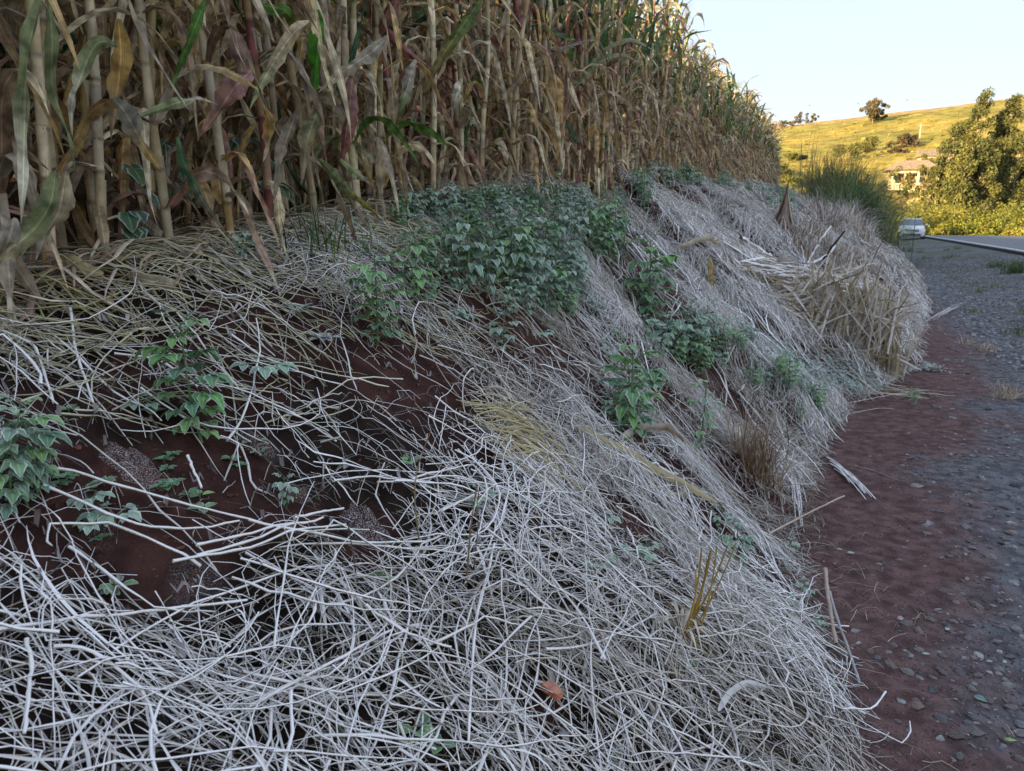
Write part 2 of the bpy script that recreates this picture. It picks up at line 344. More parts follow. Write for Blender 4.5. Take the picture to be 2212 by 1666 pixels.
rng = np.random.default_rng(9); az_ = rng.uniform(R(8), R(48), 2400); r_ = rng.uniform(150, 385, 2400); x_, y_ = r_ * np.sin(az_), r_ * np.cos(az_); z_ = hill_z(x_, y_) + .15
mb = MB(); k = rng.uniform(.25, .9, 2400) * (.6 + .8 * (rng.random(2400) ** 6)); rocks(mb, np.stack([x_, y_, z_], -1), k, rng, .55, np.array([[.24, .2, .05], [.18, .16, .045], [.30, .23, .07], [.19, .17, .045]])[rng.integers(4, size=2400)])
tag(mb.obj('pasture_tussocks', M_HILL, smoothed=False), 'grass tussocks dotting the sunlit yellow hill', 'tussocks', kind='stuff')
# ------------------------------------------------------------------ maize
DRY = np.array([[.31, .235, .14], [.42, .345, .24], [.15, .095, .06], [.29, .24, .185], [.24, .135, .105], [.32, .21, .085], [.21, .16, .105], [.40, .33, .21]]) * 1.55
GRN = np.array([[.05, .10, .035], [.075, .135, .03], [.11, .16, .095], [.04, .085, .045], [.17, .20, .09]]) * 1.35
def leaf_path(rng, z0, az, L, dry, n=11):
    u = np.linspace(0, 1, n)
    if dry > 1.5: a0, a1, tr = rng.uniform(.5, 1.1), rng.uniform(2.6, 3.05), rng.uniform(.08, .22)      # hanging straight down
    elif dry > .5: a0, a1, tr = rng.uniform(.3, .7), rng.uniform(2.0, 2.8), rng.uniform(.25, .6)
    else: a0, a1, tr = rng.uniform(.2, .5), rng.uniform(1.0, 2.2), rng.uniform(.4, .75)
    ph = a0 + (a1 - a0) * smooth(u, tr - .25, tr + .3)
    ph = ph + .12 * np.sin(u * rng.uniform(5, 11) + rng.uniform(0, 6)) * (dry > .5)
    A = az + rng.normal(0, .35) * u + .25 * np.sin(u * 6 + rng.uniform(0, 6)) * u * (dry > .5)
    d = L / (n - 1); st = np.stack([np.sin(ph) * np.cos(A), np.sin(ph) * np.sin(A), np.cos(ph)], -1) * d
    P = np.cumsum(np.vstack([[0, 0, 0], st[:-1]]), 0); P[:, 2] += z0; P[:, :2] += np.array([math.cos(az), math.sin(az)]) * .012
    tw = rng.normal(0, .5 if dry < .5 else 1.1) * smooth(u, .1, 1.) * 1.3
    H = np.stack([-np.sin(A), np.cos(A), 0 * A], -1); T = norm(np.gradient(P, axis=0)); Nn = np.cross(H, T)
    S = H * np.cos(tw)[:, None] + Nn * np.sin(tw)[:, None]
    return u, P, S
def leaf_width(u, W): return W * np.minimum(1, .45 + u * 4) * np.clip(1 - u, 0.0, 1) ** .55 * (1 - .12 * np.sin(u * 9)) + .0008
def build_leaf(rng, mb, z0, az, L, W, dry, col, tip, n=11, five=True):
    u, P, S = leaf_path(rng, z0, az, L, dry, n); w_ = leaf_width(u, W) * (1 + (rng.uniform(-.35, .2, n) if dry > .5 else rng.uniform(-.1, .1, n)))
    U = np.array([-1, -.5, 0, .5, 1.]) if five else np.array([-1, 0, 1.])
    wave = (np.sin(u[:, None] * rng.uniform(14, 26) + U[None] * 2.2 + rng.uniform(0, 6)) * W * .22 * np.abs(U)[None] * np.sin(np.pi * u)[:, None])[None]
    c = col[None] * (1 - smooth(u, .3, 1.))[:, None] + tip[None] * smooth(u, .3, 1.)[:, None]
    ribbons(mb, P, S, w_, U, rng.uniform(.25, .6) if dry > .5 else rng.uniform(.15, .35), c[None], 0., wave)
def maize(rng, near=True, H=None, redstalk=False, green=.35):
    """one plant: stalk, every leaf, ear and tassel as a part"""
    H = H or rng.uniform(2.05, 2.36); root = empty('maize_plant')
    zs = [.0, .05]; 
    while zs[-1] < H * .86: zs.append(zs[-1] + rng.uniform(.13, .2) * (.75 if zs[-1] < .35 else 1))
    zs = np.array(zs); lean = rng.normal(0, .035, 2)
    def ax(z): return np.stack([lean[0] * z + .012 * np.sin(z * 5), lean[1] * z + .012 * np.cos(z * 4), z + 0 * lean[0]], -1)
    zz = np.sort(np.concatenate([zs, zs + .012, zs[1:] - .014, [H * .93]])); zz = np.maximum(zz, -.03); zz[0] = -.05
    r = np.interp(zz, [0, .4, 1.3, H], [.0145, .0145, .0115, .0045]) * rng.uniform(.85, 1.15)
    isn = np.min(np.abs(zz[:, None] - zs[None]), 1) < .002; r = r * (1 + .22 * isn)
    seg = np.searchsorted(zs, zz - .004); base = np.array([.25, .07, .065]) if redstalk else DRY[rng.choice([0, 1, 5, 6, 7])]
    alt = np.array([DRY[rng.choice([0, 1, 6, 7, 5])] if rng.random() < .8 else np.array([.30, .26, .08]) for _ in range(len(zs) + 2)])
    if redstalk: alt[::2] = base * rng.uniform(.6, 1.1)
    cc = .5 * base + .5 * alt[seg]; cc = np.where(isn[:, None], cc * .45, cc)
    mb = MB(); tubes(mb, ax(zz), r, 8 if near else 6, cc[None], .1)
    # papery sheaths that wrap the lower internodes and stand off the stalk a little
    for i in range(1, len(zs) - 3):
        if rng.random() < .75:
            a, b = zs[i] + .005, min(zs[i] + rng.uniform(.10, .19), zs[i + 1] + .05); z = np.linspace(a, b, 4)
            th = rng.uniform(0, 6.28); off = np.array([math.cos(th), math.sin(th), 0]) * .003
            tubes(mb, ax(z) + off, np.array([1.12, 1.2, 1.28, 1.42]) * np.interp(a, [0, 1.3, H], [.0125, .010, .005]), 7, DRY[rng.choice([0, 1, 3, 7])] * rng.uniform(.8, 1.15), .1)
    kid(mb.obj('stalk', M_STALK), root)
    az = rng.uniform(0, 6.28)
    for i in range(2, len(zs)):
        z = zs[i]; az += math.pi + rng.normal(0, .35); f = z / H
        g = rng.random() < (green * .35 if f < .5 else green)
        dry = 2 if (f < .55 and not g and rng.random() < .75) else (1 if not g else (0 if f > .45 else 1))
        col = (GRN[rng.integers(len(GRN))] if g else DRY[rng.integers(len(DRY))]) * rng.uniform(.8, 1.15)
        tip = DRY[rng.integers(len(DRY))] if rng.random() < (.75 if not g else .45) else col
        L = rng.uniform(.5, .8) * (.75 if f < .25 else 1) * (.7 if f > .85 else 1)
        if z < .5: L = min(L, z + .25)
        if f < .62 and rng.random() < .55:      # an older leaf of the same height, dead and hanging
            mb = MB(); build_leaf(rng, mb, 0, rng.uniform(0, 6.28), min(rng.uniform(.4, .75), z + .3), rng.uniform(.016, .032), 2, DRY[rng.integers(len(DRY))] * rng.uniform(.7, 1.1), DRY[rng.integers(len(DRY))], 11 if near else 7, near)
            o = kid(mb.obj('leaf', M_CORN), root); o.location = ax(np.array(z + .02))
        mb = MB(); build_leaf(rng, mb, 0, az, L, rng.uniform(.025, .040) * (.8 if dry == 2 else 1), dry, col, tip, 11 if near else 8, near)
        o = kid(mb.obj('leaf', M_CORN), root); o.location = ax(np.array(z))
    if rng.random() < .8:
        z = rng.uniform(.85, 1.3); a = rng.uniform(0, 6.28); tilt = rng.choice([.35, .5, 2.4]); d = np.array([math.sin(tilt) * math.cos(a), math.sin(tilt) * math.sin(a), math.cos(tilt)])
        q = np.linspace(0, 1, 7); P = ax(np.array(z)) + d * (.02 + q[:, None] * .23)
        mb = MB(); ec = [np.array([.36, .28, .17]), np.array([.27, .12, .10]), np.array([.40, .33, .2])][rng.integers(3)]
        tubes(mb, P, np.array([.009, .021, .025, .024, .019, .011, .003]), 8, ec, .1)
        for k in range(3):
            b = a + k * 2.1; e = P[0] + d * .02; n_ = 6; uu = np.linspace(0, 1, n_); off = np.array([-math.sin(b), math.cos(b), .2])
            ribbons(mb, e + d * (uu[:, None] * .24) + off * (.018 * np.sin(uu * 2.6))[:, None] + off * (uu[:, None] ** 3 * .03), np.cross(off, d)[None] * np.ones((n_, 1)), .022 * np.sin(.3 + 2.6 * uu), (-1, 0, 1), .3, ec * rng.uniform(.85, 1.2))
        kid(mb.obj('ear', M_CORN), root)
    mb = MB(); top = ax(np.array(H * .92)); k = 8; q = np.linspace(0, 1, 5)
    for j in range(k):
        a = rng.uniform(0, 6.28); sp_ = 0 if j == 0 else rng.uniform(.25, .9); l = rng.uniform(.14, .26) * (1.2 if j == 0 else 1); z0 = 0 if j == 0 else rng.uniform(0, .1)
        P = top + np.stack([np.cos(a) * np.sin(sp_) * q * l, np.sin(a) * np.sin(sp_) * q * l, z0 + np.cos(sp_) * q * l - .08 * q ** 2 * sp_], -1)
        tubes(mb, P, np.linspace(.0028, .0015, 5), 3, (.33, .25, .14))
    kid(mb.obj('tassel', M_STALK), root)
    return root
rng = np.random.default_rng(11)
GRP_F = 'maize plants in the front row of the field edge'; GRP_B = 'maize plants in the rows just behind the front row'
def place(o, s, t, rz, sc_=1.):
    x, y = st2xy(s, t); o.location = (x, y, float(G(s, t)) - .02); o.rotation_euler = (rng.normal(0, .02), rng.normal(0, .02), rz); o.scale = (sc_,) * 3
ordn = ['leftmost', 'second', 'third', 'fourth', 'fifth', 'sixth', 'seventh', 'eighth', 'ninth', 'tenth', 'eleventh', 'twelfth', 'thirteenth', 'fourteenth', 'fifteenth', 'sixteenth', 'seventeenth', 'eighteenth', 'nineteenth', 'twentieth', 'twenty first', 'twenty second', 'twenty third', 'twenty fourth']
s = .55; near_n = 24
REDS = {4, 9, 15, 18}
for i in range(near_n):
    red = i in REDS
    o = maize(rng, True, rng.uniform(2.2, 2.55), red, .36 if i < 12 else .46)
    place(o, s, float(edge(s)) + rng.normal(0, .05), rng.uniform(0, 6.28))
    what = 'maize plant with dark red stalk' if red else 'maize plant with tan stalk'
    tag(o, f'{what}, {ordn[i]} in the front row from the left', 'maize plant', GRP_F)
    s += rng.uniform(.15, .24)
s_near = s
protos = [maize(rng, False, None, k % 5 == 4, .48 + .08 * (k % 3)) for k in range(12)]
cnt = near_n; s = s_near; first = set()
def put_proto(s, t, label, grp):
    k = int(rng.integers(12))
    if k not in first: o = protos[k]; first.add(k)
    else: o = copy_tree(protos[k])
    place(o, s, t, rng.uniform(0, 6.28), rng.uniform(.9, 1.08)); tag(o, label, 'maize plant', grp)
while s < 33:
    put_proto(s, float(edge(s)) + rng.normal(0, .06), 'dry maize plant far along the front row, beyond the nearest two dozen', GRP_F)
    cnt += 1; s += rng.uniform(.17, .25)
s2 = .3
while cnt < 300:
    put_proto(s2, float(edge(s2)) - .33 + rng.normal(0, .06), 'dry maize plant half hidden in the row behind the front row of the field edge', GRP_B)
    cnt += 1; s2 += rng.uniform(.15, .22)
# the rest of the field as one mass: more rows behind, and the rows on either side of the view
rows = []
for r_ in range(20):
    t0 = -.33 - .42 * (r_ - 1)
    a0, a1 = -26., 62.
    q = np.arange(a0, a1, .2 if r_ < 7 else .3); q = q + rng.normal(0, .05, len(q))
    if r_ == 0: q = q[(q < .4) | (q > 33)]
    elif r_ == 1: q = q[(q < .2) | (q > s2)]
    rows.append(np.stack([q, edge(q) + t0 + (.33 if r_ == 0 else 0) - (.33 if r_ == 0 else 0) * 0 + rng.normal(0, .06, len(q)) + (.0 if r_ else .0)], -1))
rows[0][:, 1] = edge(rows[0][:, 0]) + rng.normal(0, .05, len(rows[0]))
PL = np.concatenate(rows); x, y = st2xy(PL[:, 0], PL[:, 1]); z = G(PL[:, 0], PL[:, 1]); N = len(PL); H = rng.uniform(1.95, 2.36, N) 
mb = MB(); q = np.linspace(0, 1, 4)
base = np.stack([x, y, z], -1); lean = rng.normal(0, .04, (N, 2))
P = base[:, None] + np.stack([lean[:, None, 0] * q * H[:, None], lean[:, None, 1] * q * H[:, None], q * H[:, None]], -1)
tubes(mb, P, np.linspace(.013, .004, 4)[None] * np.ones((N, 1)), 4, DRY[rng.choice([0, 1, 5, 6], N)])
for k in range(15):
    f = (.12 + .8 * (k + rng.uniform(-.3, .3, N)) / 15); n = 7; u = np.linspace(0, 1, n)[None]
    az = rng.uniform(0, 6.28, N)[:, None]; L = rng.uniform(.5, .82, N)[:, None]; dry = (rng.random(N) < (.85 if k < 8 else .38))[:, None]
    a0 = rng.uniform(.3, .7, N)[:, None]; a1 = np.where(dry, rng.uniform(2.2, 3., N)[:, None], rng.uniform(1.1, 2.2, N)[:, None]); tr = np.where(dry, rng.uniform(.1, .4, N)[:, None], rng.uniform(.4, .7, N)[:, None])
    x_ = np.clip((u - tr + .25) / .55, 0, 1); ph = a0 + (a1 - a0) * x_ * x_ * (3 - 2 * x_)
    A = az + rng.normal(0, .5, N)[:, None] * u; st = np.stack([np.sin(ph) * np.cos(A), np.sin(ph) * np.sin(A), np.cos(ph)], -1) * (L / (n - 1))[..., None]
    b = base + np.stack([lean[:, 0] * f * H, lean[:, 1] * f * H, f * H], -1)
    P = b[:, None] + np.concatenate([np.zeros((N, 1, 3)), np.cumsum(st[:, :-1], 1)], 1)
    P[..., 2] = np.maximum(P[..., 2], base[:, None, 2] + .02)
    tw = rng.normal(0, .8, N)[:, None] * u; Hh = np.stack([-np.sin(A), np.cos(A), 0 * A], -1); T = norm(np.gradient(P, axis=1)); Nn = np.cross(Hh, T)
    S = Hh * np.cos(tw)[..., None] + Nn * np.sin(tw)[..., None]
    W = rng.uniform(.022, .038, N)[:, None] * np.minimum(1, .5 + u * 4) * (1 - u) ** .55 + .001
    c = np.where(dry, DRY[rng.integers(len(DRY), size=N)], GRN[rng.integers(len(GRN), size=N)]) * rng.uniform(.8, 1.15, (N, 1))
    ribbons(mb, P, S, W, (-1, 0, 1), .35, c)
sp_ = rng.uniform(.3, .9, (N, 5)); aa = rng.uniform(0, 6.28, (N, 5)); l = rng.uniform(.16, .28, (N, 5)); q = np.linspace(0, 1, 3)
tp = base + np.stack([lean[:, 0] * H, lean[:, 1] * H, H * .97], -1)
P = tp[:, None, None] + np.stack([np.cos(aa)[..., None] * np.sin(sp_)[..., None] * q * l[..., None], np.sin(aa)[..., None] * np.sin(sp_)[..., None] * q * l[..., None], np.cos(sp_)[..., None] * q * l[..., None]], -1)
tubes(mb, P.reshape(-1, 3, 3), .0022, 3, (.33, .25, .14))
tag(mb.obj('maize_field', M_CORN), 'dense mass of dry maize filling the field behind the front rows', 'maize field', kind='stuff')
# ------------------------------------------------------------------ straw mulch on the bank
rng = np.random.default_rng(23)
TAN = np.array([[.40, .31, .19], [.33, .25, .14], [.46, .39, .27], [.27, .20, .12], [.36, .29, .12], [.42, .37, .29], [.22, .16, .11]])
SHADE_TAN = TAN * .38  # straw tones darkened for the lower layer, painting in shade below the top
straw_mb = MB()
FRB = []
for px_, py_, ra_, k_ in [(1310, 700, .35, .9), (1480, 470, 1.0, .9), (1560, 520, 1.1, .8), (1650, 690, .6, .8), (880, 915, .35, .7), (1080, 1000, .3, .7), (1500, 640, .6, .8), (1400, 560, .6, .8), (1560, 1000, .3, .5), (980, 1150, .3, .6), (700, 960, .2, .6), (1720, 800, .5, .6)]:
    p_ = hit(px_, py_); FRB.append((*xy2st(p_[0], p_[1]), ra_, k_))
def frost_field(s, t):
    f = .06 + 1.6 * fbm(s, t, 1.6, 3, 90) + (fbm(s, t, 5, 2, 91) - .4) * .5
    f = f * (1 - .6 * smooth(s, 2.0, 1.0) * smooth(t, -.35, -.05)) * (1 - .65 * smooth(foot(s) - t, .3, .0) * smooth(4.5, 1, 0) )
    f = f * (1 - .6 * smooth(t, -1.75, -1.95))
    f = f * .85
    for a, b, ra, k in FRB: f = f + k * (1 - smooth(np.hypot(s - a, (t - b) * 1.4) / ra, .4, 1.1))
    return np.clip(f, .05, 1)
def straw(N, s0, s1, t0, t1, Lr, Rr, n, m, lift, head, spread, curl=1.2, kink=.3, holes=True, fro=(0, 1), flat=False, dens=None, bend=.02, cols=None, bun=1, bs=.02):
    """N dead stems, strewn in small bundles of bun that lie the same way"""
    K = 2 * N // bun + 1; s = rng.uniform(s0, s1, K); t = t0 + ((t1 if t1 < 90 else foot(s)) - t0) * rng.random(K); h = head(s, t) if callable(head) else head + 0 * s
    th0 = h + rng.normal(0, spread, K) + math.pi * (rng.random(K) < .5); cl = rng.random(K)
    r_ = lambda a: np.repeat(a, bun)
    s, t, th0, cl = r_(s), r_(t), r_(th0), r_(cl); M = len(s); L = rng.uniform(*Lr, M)
    if bun > 1:
        a, b = rng.normal(0, bs * 3, M), rng.normal(0, bs, M); s = s + a * np.cos(th0) - b * np.sin(th0); t = t + a * np.sin(th0) + b * np.cos(th0); th0 = th0 + rng.normal(0, .22, M)
    hk = np.zeros(M)
    if holes:
        for e in (-.45, -.2, 0, .2, .45): hk = np.maximum(hk, hole(s + np.cos(th0) * L * e, t + np.sin(th0) * L * e))
    keep = rng.random(M) > hk
    if dens is not None: keep &= rng.random(M) < dens(s, t)
    if cols is None or cols is SHADE_TAN: keep &= t + np.abs(np.sin(th0)) * L * .42 < foot(s) + .06 + .05 * rng.random(M) + (.4 if (t0 > 0) else 0)
    s, t, L, th0, cl = s[keep][:N], t[keep][:N], L[keep][:N], th0[keep][:N], cl[keep][:N]; N = len(s)
    u = np.linspace(-.5, .5, n)
    th = th0[:, None] + rng.normal(0, curl, N)[:, None] * u * L[:, None] / .35
    for _ in range(2): th = th + (rng.random(N) < kink)[:, None] * rng.normal(0, .75, N)[:, None] * (u > rng.uniform(-.42, .42, N)[:, None])
    th = th + rng.normal(0, .07, (N, n))
    ds = np.cos(th) * L[:, None] / (n - 1); dt = np.sin(th) * L[:, None] / (n - 1)
    S = np.cumsum(ds, 1); T = np.cumsum(dt, 1); S = s[:, None] + S - S.mean(1, keepdims=True); T = t[:, None] + T - T.mean(1, keepdims=True)
    lf = (.7 * rng.random(N) + .3 * cl) ** 1.4 * lift + .003; tl = rng.normal(0, .45, N) * lf
    Z = G(S, T); Zs = Z.mean(1, keepdims=True) + (Z[:, -1:] - Z[:, :1]) * u[None]
    Z = np.maximum(.5 * Z + .5 * Zs, Z - .004) + lf[:, None] + tl[:, None] * u * 2 + np.abs(rng.normal(0, bend, N))[:, None] * np.cos(u * math.pi)[None] + rng.normal(0, .0025, (N, n))
    Z = np.maximum(Z, G(S, T) + .001)
    x, y = st2xy(S, T); P = np.stack([x, y, Z], -1); R_ = rng.uniform(*Rr, N)
    col = (TAN[rng.integers(len(TAN), size=N)] if cols is None else np.asarray(cols)[rng.integers(len(cols), size=N)]) * rng.uniform(.7, 1.15, (N, 1))
    fr = frost_field(s, t) * (.35 + .65 * np.clip(lf / max(lift * .45, .004), 0, 1)) * rng.uniform(.6, 1.15, N)
    fr = np.clip(fro[0] + (fro[1] - fro[0]) * fr, 0, 1)
    wob = 1 + rng.uniform(-.28, .28, (N, n))
    if flat:
        sd = np.stack([-np.gradient(y, axis=1), np.gradient(x, axis=1), rng.normal(0, .006, (N, 1)) * np.ones(n)], -1)
        ribbons(straw_mb, P, sd, R_[:, None] * wob * np.sin(.25 + 2.7 * (u + .5))[None], (-1, 0, 1), .4, col, fr[:, None, None])
    else: tubes(straw_mb, P, R_[:, None] * wob * np.linspace(1.1, .5, n)[None], m, col, fr[:, None, None])
def down(s, t): return R(84) + (vn(s, t, 1.8, 52) - .5) * 2.0 + (vn(s, t, 5, 53) - .5) * 1.4
def pat(s, t): return .10 + .90 * smooth(fbm(s, t, 2.2, 3, 54), .38, .52)
def upl(s, t): return 1 - .72 * smooth(t, -.75, -1.05) * smooth(s, 1.35, 1.7) * (1 - smooth(s, 3.0, 3.8))      # the thinly covered upper left
# near the camera: a loose open tangle, thick below, long stems above
straw(2100, .5, 3.0, -1.75, .22, (.06, .28), (.0007, .0016), 7, 3, .022, 0, 2., 1.4, .45, fro=(0, .25), bun=3, dens=upl, cols=SHADE_TAN)
straw(1100, .5, 3.0, -1.75, .22, (.05, .22), (.0006, .0013), 7, 3, .06, 0, 2., 1.6, .5, fro=(.2, 1.3), bun=2, dens=upl)
straw(2500, .5, 2.9, -1.7, .20, (.08, .36), (.0009, .0020), 9, 4, .075, R(45), 1.1, 1.2, .5, fro=(0, 1.25), bun=3, bs=.012, dens=upl)
straw(520, .5, 3.0, -1.7, .15, (.25, .7), (.0018, .0034), 12, 5, .075, R(45), .8, .7, .4, fro=(.4, 1.3), bend=.03, bun=2, dens=upl)
straw(600, .5, 3.2, -1.7, .15, (.14, .4), (.0014, .0034), 9, 3, .06, 0, 2, 1.2, .4, flat=True, fro=(.1, 1.1), dens=upl)
# the matted band of straw that runs down the bank in the middle of the view
straw(9000, 2.1, 4.6, -1.95, .05, (.06, .28), (.0009, .0019), 8, 3, .05, down, 1.3, 1.3, .5, dens=lambda s, t: pat(s, t) * upl(s, t), bun=5, bs=.025, fro=(.15, 1.3))
straw(2600, 2.1, 4.6, -1.95, .05, (.05, .2), (.0007, .0013), 6, 3, .02, down, 1.3, 1.6, .4, fro=(0, .4), dens=pat, bun=2, cols=SHADE_TAN)
straw(500, 2.2, 4.8, -1.9, .05, (.25, .6), (.0016, .003), 10, 4, .06, down, .5, .6, .4, fro=(.3, 1.3), bend=.03, dens=upl)
# further along: matted straw and grass, frosted white
def far_d(s, t): return pat(s, t) * (.45 + .55 * smooth(t, -1.6, -1.2))
straw(2500, 4.2, 8.5, -2.0, 99, (.1, .3), (.0012, .0024), 6, 3, .02, down, 1.3, 1.2, .4, fro=(0, .3), cols=SHADE_TAN, bun=3)
straw(12000, 4.2, 8.5, -2.0, 99, (.08, .3), (.0012, .0026), 7, 3, .055, down, 1.5, 1.3, .5, fro=(.2, 1.35), dens=far_d, bun=5, bs=.03)
straw(420, 4.2, 9, -1.9, 99, (.3, .8), (.003, .006), 7, 3, .07, down, 1.2, .5, .3, flat=True, fro=(.3, 1.2))
straw(15000, 7.5, 16, -2.0, 99, (.12, .4), (.002, .0042), 6, 3, .09, down, 1.4, .9, .4, fro=(.5, 1.4), bend=.03, dens=lambda s, t: .35 + .65 * pat(s, t), bun=5, bs=.04)
straw(6000, 14, 32, -2.0, 99, (.3, .8), (.005, .010), 5, 3, .12, down, .9, .8, .2, fro=(.4, 1.1), bend=.06)
# leaf litter at the feet of the maize
straw(1500, .4, 7, -2.35, -1.8, (.15, .5), (.004, .011), 7, 3, .05, 0, 2, 1, .3, holes=False, flat=True, fro=(0, .3), cols=DRY)
straw(1500, 4, 26, -2.4, -1.85, (.2, .5), (.008, .016), 6, 3, .07, 0, 2, 1, .3, holes=False, flat=True, fro=(0, .4), cols=DRY)
straw(1000, 1.0, 3.4, -2.0, -1.3, (.15, .5), (.0015, .0032), 9, 4, .04, R(45), .5, .8, .4, cols=[(.36, .32, .10), (.42, .36, .13), (.30, .29, .10), (.3, .24, .14)], fro=(0, .7), bun=3)
# a few crumbs on the bare soil, and stray stalks on the path
straw(1500, .8, 5, -1.9, .2, (.015, .08), (.0007, .0016), 4, 3, .006, 0, 2, .8, .4, holes=False, fro=(0, .7))
straw_path = None
straw(170, 1.0, 3.9, .1, 1.3, (.03, .16), (.0007, .0016), 5, 3, .004, R(80), .8, .8, .4, holes=False, fro=(0, .35), bun=1)
straw(420, 2.0, 8, .05, 99, (.05, .25), (.0009, .002), 5, 3, .012, R(85), .6, .9, .3, holes=False, fro=(0, .4), dens=lambda s, t: smooth(foot(s) - t, .45, .1))
tag(straw_mb.obj('frosted_straw', M_STRAW), 'tangled mulch of dead straw white with frost lying over the red bank', 'straw', kind='stuff')
# curled dead leaves lying in the straw
mb = MB(); N = 500; s = rng.uniform(.7, 4.2, N); t = rng.uniform(-1.8, .1, N); n = 5; u = np.linspace(-1, 1, n); th = rng.uniform(0, 6.28, N); L = rng.uniform(.008, .022, N)
S = s[:, None] + np.cos(th)[:, None] * u * L[:, None]; T = t[:, None] + np.sin(th)[:, None] * u * L[:, None]; Z = G(S, T) + rng.uniform(.01, .07, N)[:, None] + .012 * np.sin(u * 4 + th[:, None])
x, y = st2xy(S, T); sd = np.stack([-np.sin(th), np.cos(th), rng.normal(0, .6, N)], -1)[:, None] * np.ones((1, n, 1))
ribbons(mb, np.stack([x, y, Z], -1), sd, (L * .35)[:, None] * np.cos(u * 1.3)[None], (-1, 0, 1), .9, np.array([[.20, .15, .15], [.26, .21, .2], [.17, .12, .10]])[rng.integers(3, size=N)], rng.uniform(.0, .5, N)[:, None, None])
tag(mb.obj('dead_leaf_litter', M_DRY), 'small curled dead leaves scattered through the frosted straw', 'dead leaves', kind='stuff')

# ------------------------------------------------------------------ gravel, stones on the path
mb = MB(); N = 34000
s = .7 + (rng.random(N) ** 1.7) * 16; gs = interp(s, [0, 2.1, 5.5, 8, 10.5, 14], [.62, .65, .95, 1.45, 1.75, 1.9]); t = gs - .75 + rng.random(N) ** .8 * (2.2 + .25 * s)
k = rng.random(N) < np.clip(.05 + smooth(t - gs + (fbm(s, t, 1.1, 4, 40) - .47), -.45, .25), 0, 1); k &= t > foot(s) - .02
s, t = s[k], t[k]; N = len(s); x, y = st2xy(s, t)
sz = np.exp(rng.normal(-4.85, .62, N)) * (.85 + .04 * s); sz = np.minimum(sz, .034)
gc = np.array([[.24, .23, .245], [.13, .125, .14], [.30, .28, .29], [.21, .15, .14], [.15, .145, .17]])[rng.integers(5, size=N)] * rng.uniform(.75, 1.25, (N, 1))
rocks(mb, np.stack([x, y, G(s, t) + sz * .05], -1), sz, rng, .4, gc, .42)
N = 20000; s = .6 + rng.random(N) ** 1.5 * 10; t = foot(s) + rng.random(N) * 1.0 - .1; x, y = st2xy(s, t); sz = rng.uniform(.0012, .0055, N)
rocks(mb, np.stack([x, y, G(s, t)], -1), sz, rng, .7, np.array([[.16, .08, .075], [.2, .12, .11], [.11, .055, .05]])[rng.integers(3, size=N)])
N = 140; s = .8 + rng.random(N) * 8; t = foot(s) + rng.random(N) * .9; x, y = st2xy(s, t)
rocks(mb, np.stack([x, y, G(s, t) + .002], -1), rng.uniform(.002, .005, N), rng, .4, np.array([.55, .52, .48]))
N = 9000; s = 9 + rng.random(N) ** 1.4 * 26; t = 1.9 + rng.random(N) * (1.5 + .13 * s); x, y = st2xy(s, t); k = t > foot(s); s, t, x, y = s[k], t[k], x[k], y[k]; N = len(s)
rocks(mb, np.stack([x, y, G(s, t) + .003], -1), rng.uniform(.012, .04, N), rng, .55, np.array([[.24, .23, .25], [.13, .125, .145], [.33, .31, .32]])[rng.integers(3, size=N)])
tag(mb.obj('gravel', M_STONE, smoothed=False), 'loose dark basalt gravel and grit along the roadside', 'gravel', kind='stuff')
stone_protos = []
for k in range(6):
    mb = MB(); rocks(mb, np.zeros((1, 3)), np.array([1.]), rng, .42, np.array([[.24, .205, .20], [.27, .235, .23], [.2, .16, .155]])[k % 3], .3)
    me = mb.mesh('stone', False); me.materials.append(M_STONE); stone_protos.append(me)
STN = [(1960, 1350, 36), (2010, 1340, 34), (2050, 1362, 30), (1985, 1365, 30), (2090, 1380, 30), (1930, 1395, 26), (1880, 1410, 22), (1985, 1405, 30), (2035, 1418, 28), (1925, 1440, 28), (1960, 1455, 42), (2035, 1452, 36), (2110, 1460, 32), (2100, 1490, 34), (2135, 1515, 36), (2185, 1530, 34), (2170, 1470, 24), (2065, 1592, 46), (2110, 1585, 40), (2170, 1600, 36), (2200, 1640, 40), (1938, 1560, 20), (1960, 1580, 16), (1915, 1600, 20), (1940, 1630, 18), (1895, 1615, 18), (2010, 1330, 26), (2110, 1310, 30), (2160, 1300, 30), (1900, 1335, 22), (2130, 1250, 24), (2140, 1205, 34), (2060, 1200, 28), (2085, 1190, 22), (2170, 1165, 30), (1960, 1120, 16), (2180, 1420, 30), (2195, 1360, 34)]
for i, (px, py, w_) in enumerate(STN):
    p = hit(px, py); r = up(p, w_) * .42
    o = bpy.data.objects.new('stone', stone_protos[i % 6]); C.objects.link(o); o.location = p + [0, 0, r * .12]; o.scale = (r, r, r * rng.uniform(.8, 1.2)); o.rotation_euler = (0, 0, rng.uniform(0, 6.28))
    tag(o, 'larger flat grey stone lying on the red path among finer gravel', 'stone', 'larger flat stones on the path')

mb = MB(); N = 9000; s = .7 + rng.random(N) * 4.2; t = -1.9 + rng.random(N) * 2.1; k = rng.random(N) < .15 + hole(s, t); s, t = s[k], t[k]; N = len(s); x, y = st2xy(s, t); sz = np.exp(rng.normal(-5.7, .55, N))
rocks(mb, np.stack([x, y, G(s, t) + sz * .2], -1), np.minimum(sz, .016), rng, .75, np.array([[.10, .036, .027], [.075, .028, .021], [.13, .05, .038], [.06, .03, .025]])[rng.integers(4, size=N)], .35, (rng.random(N) < .12) * rng.uniform(.3, 1, N) if False else 0.)
tag(mb.obj('soil_crumbs', M_STONE, smoothed=False), 'crumbs of dark red soil scattered over the bare patches of the bank', 'soil crumbs', kind='stuff')
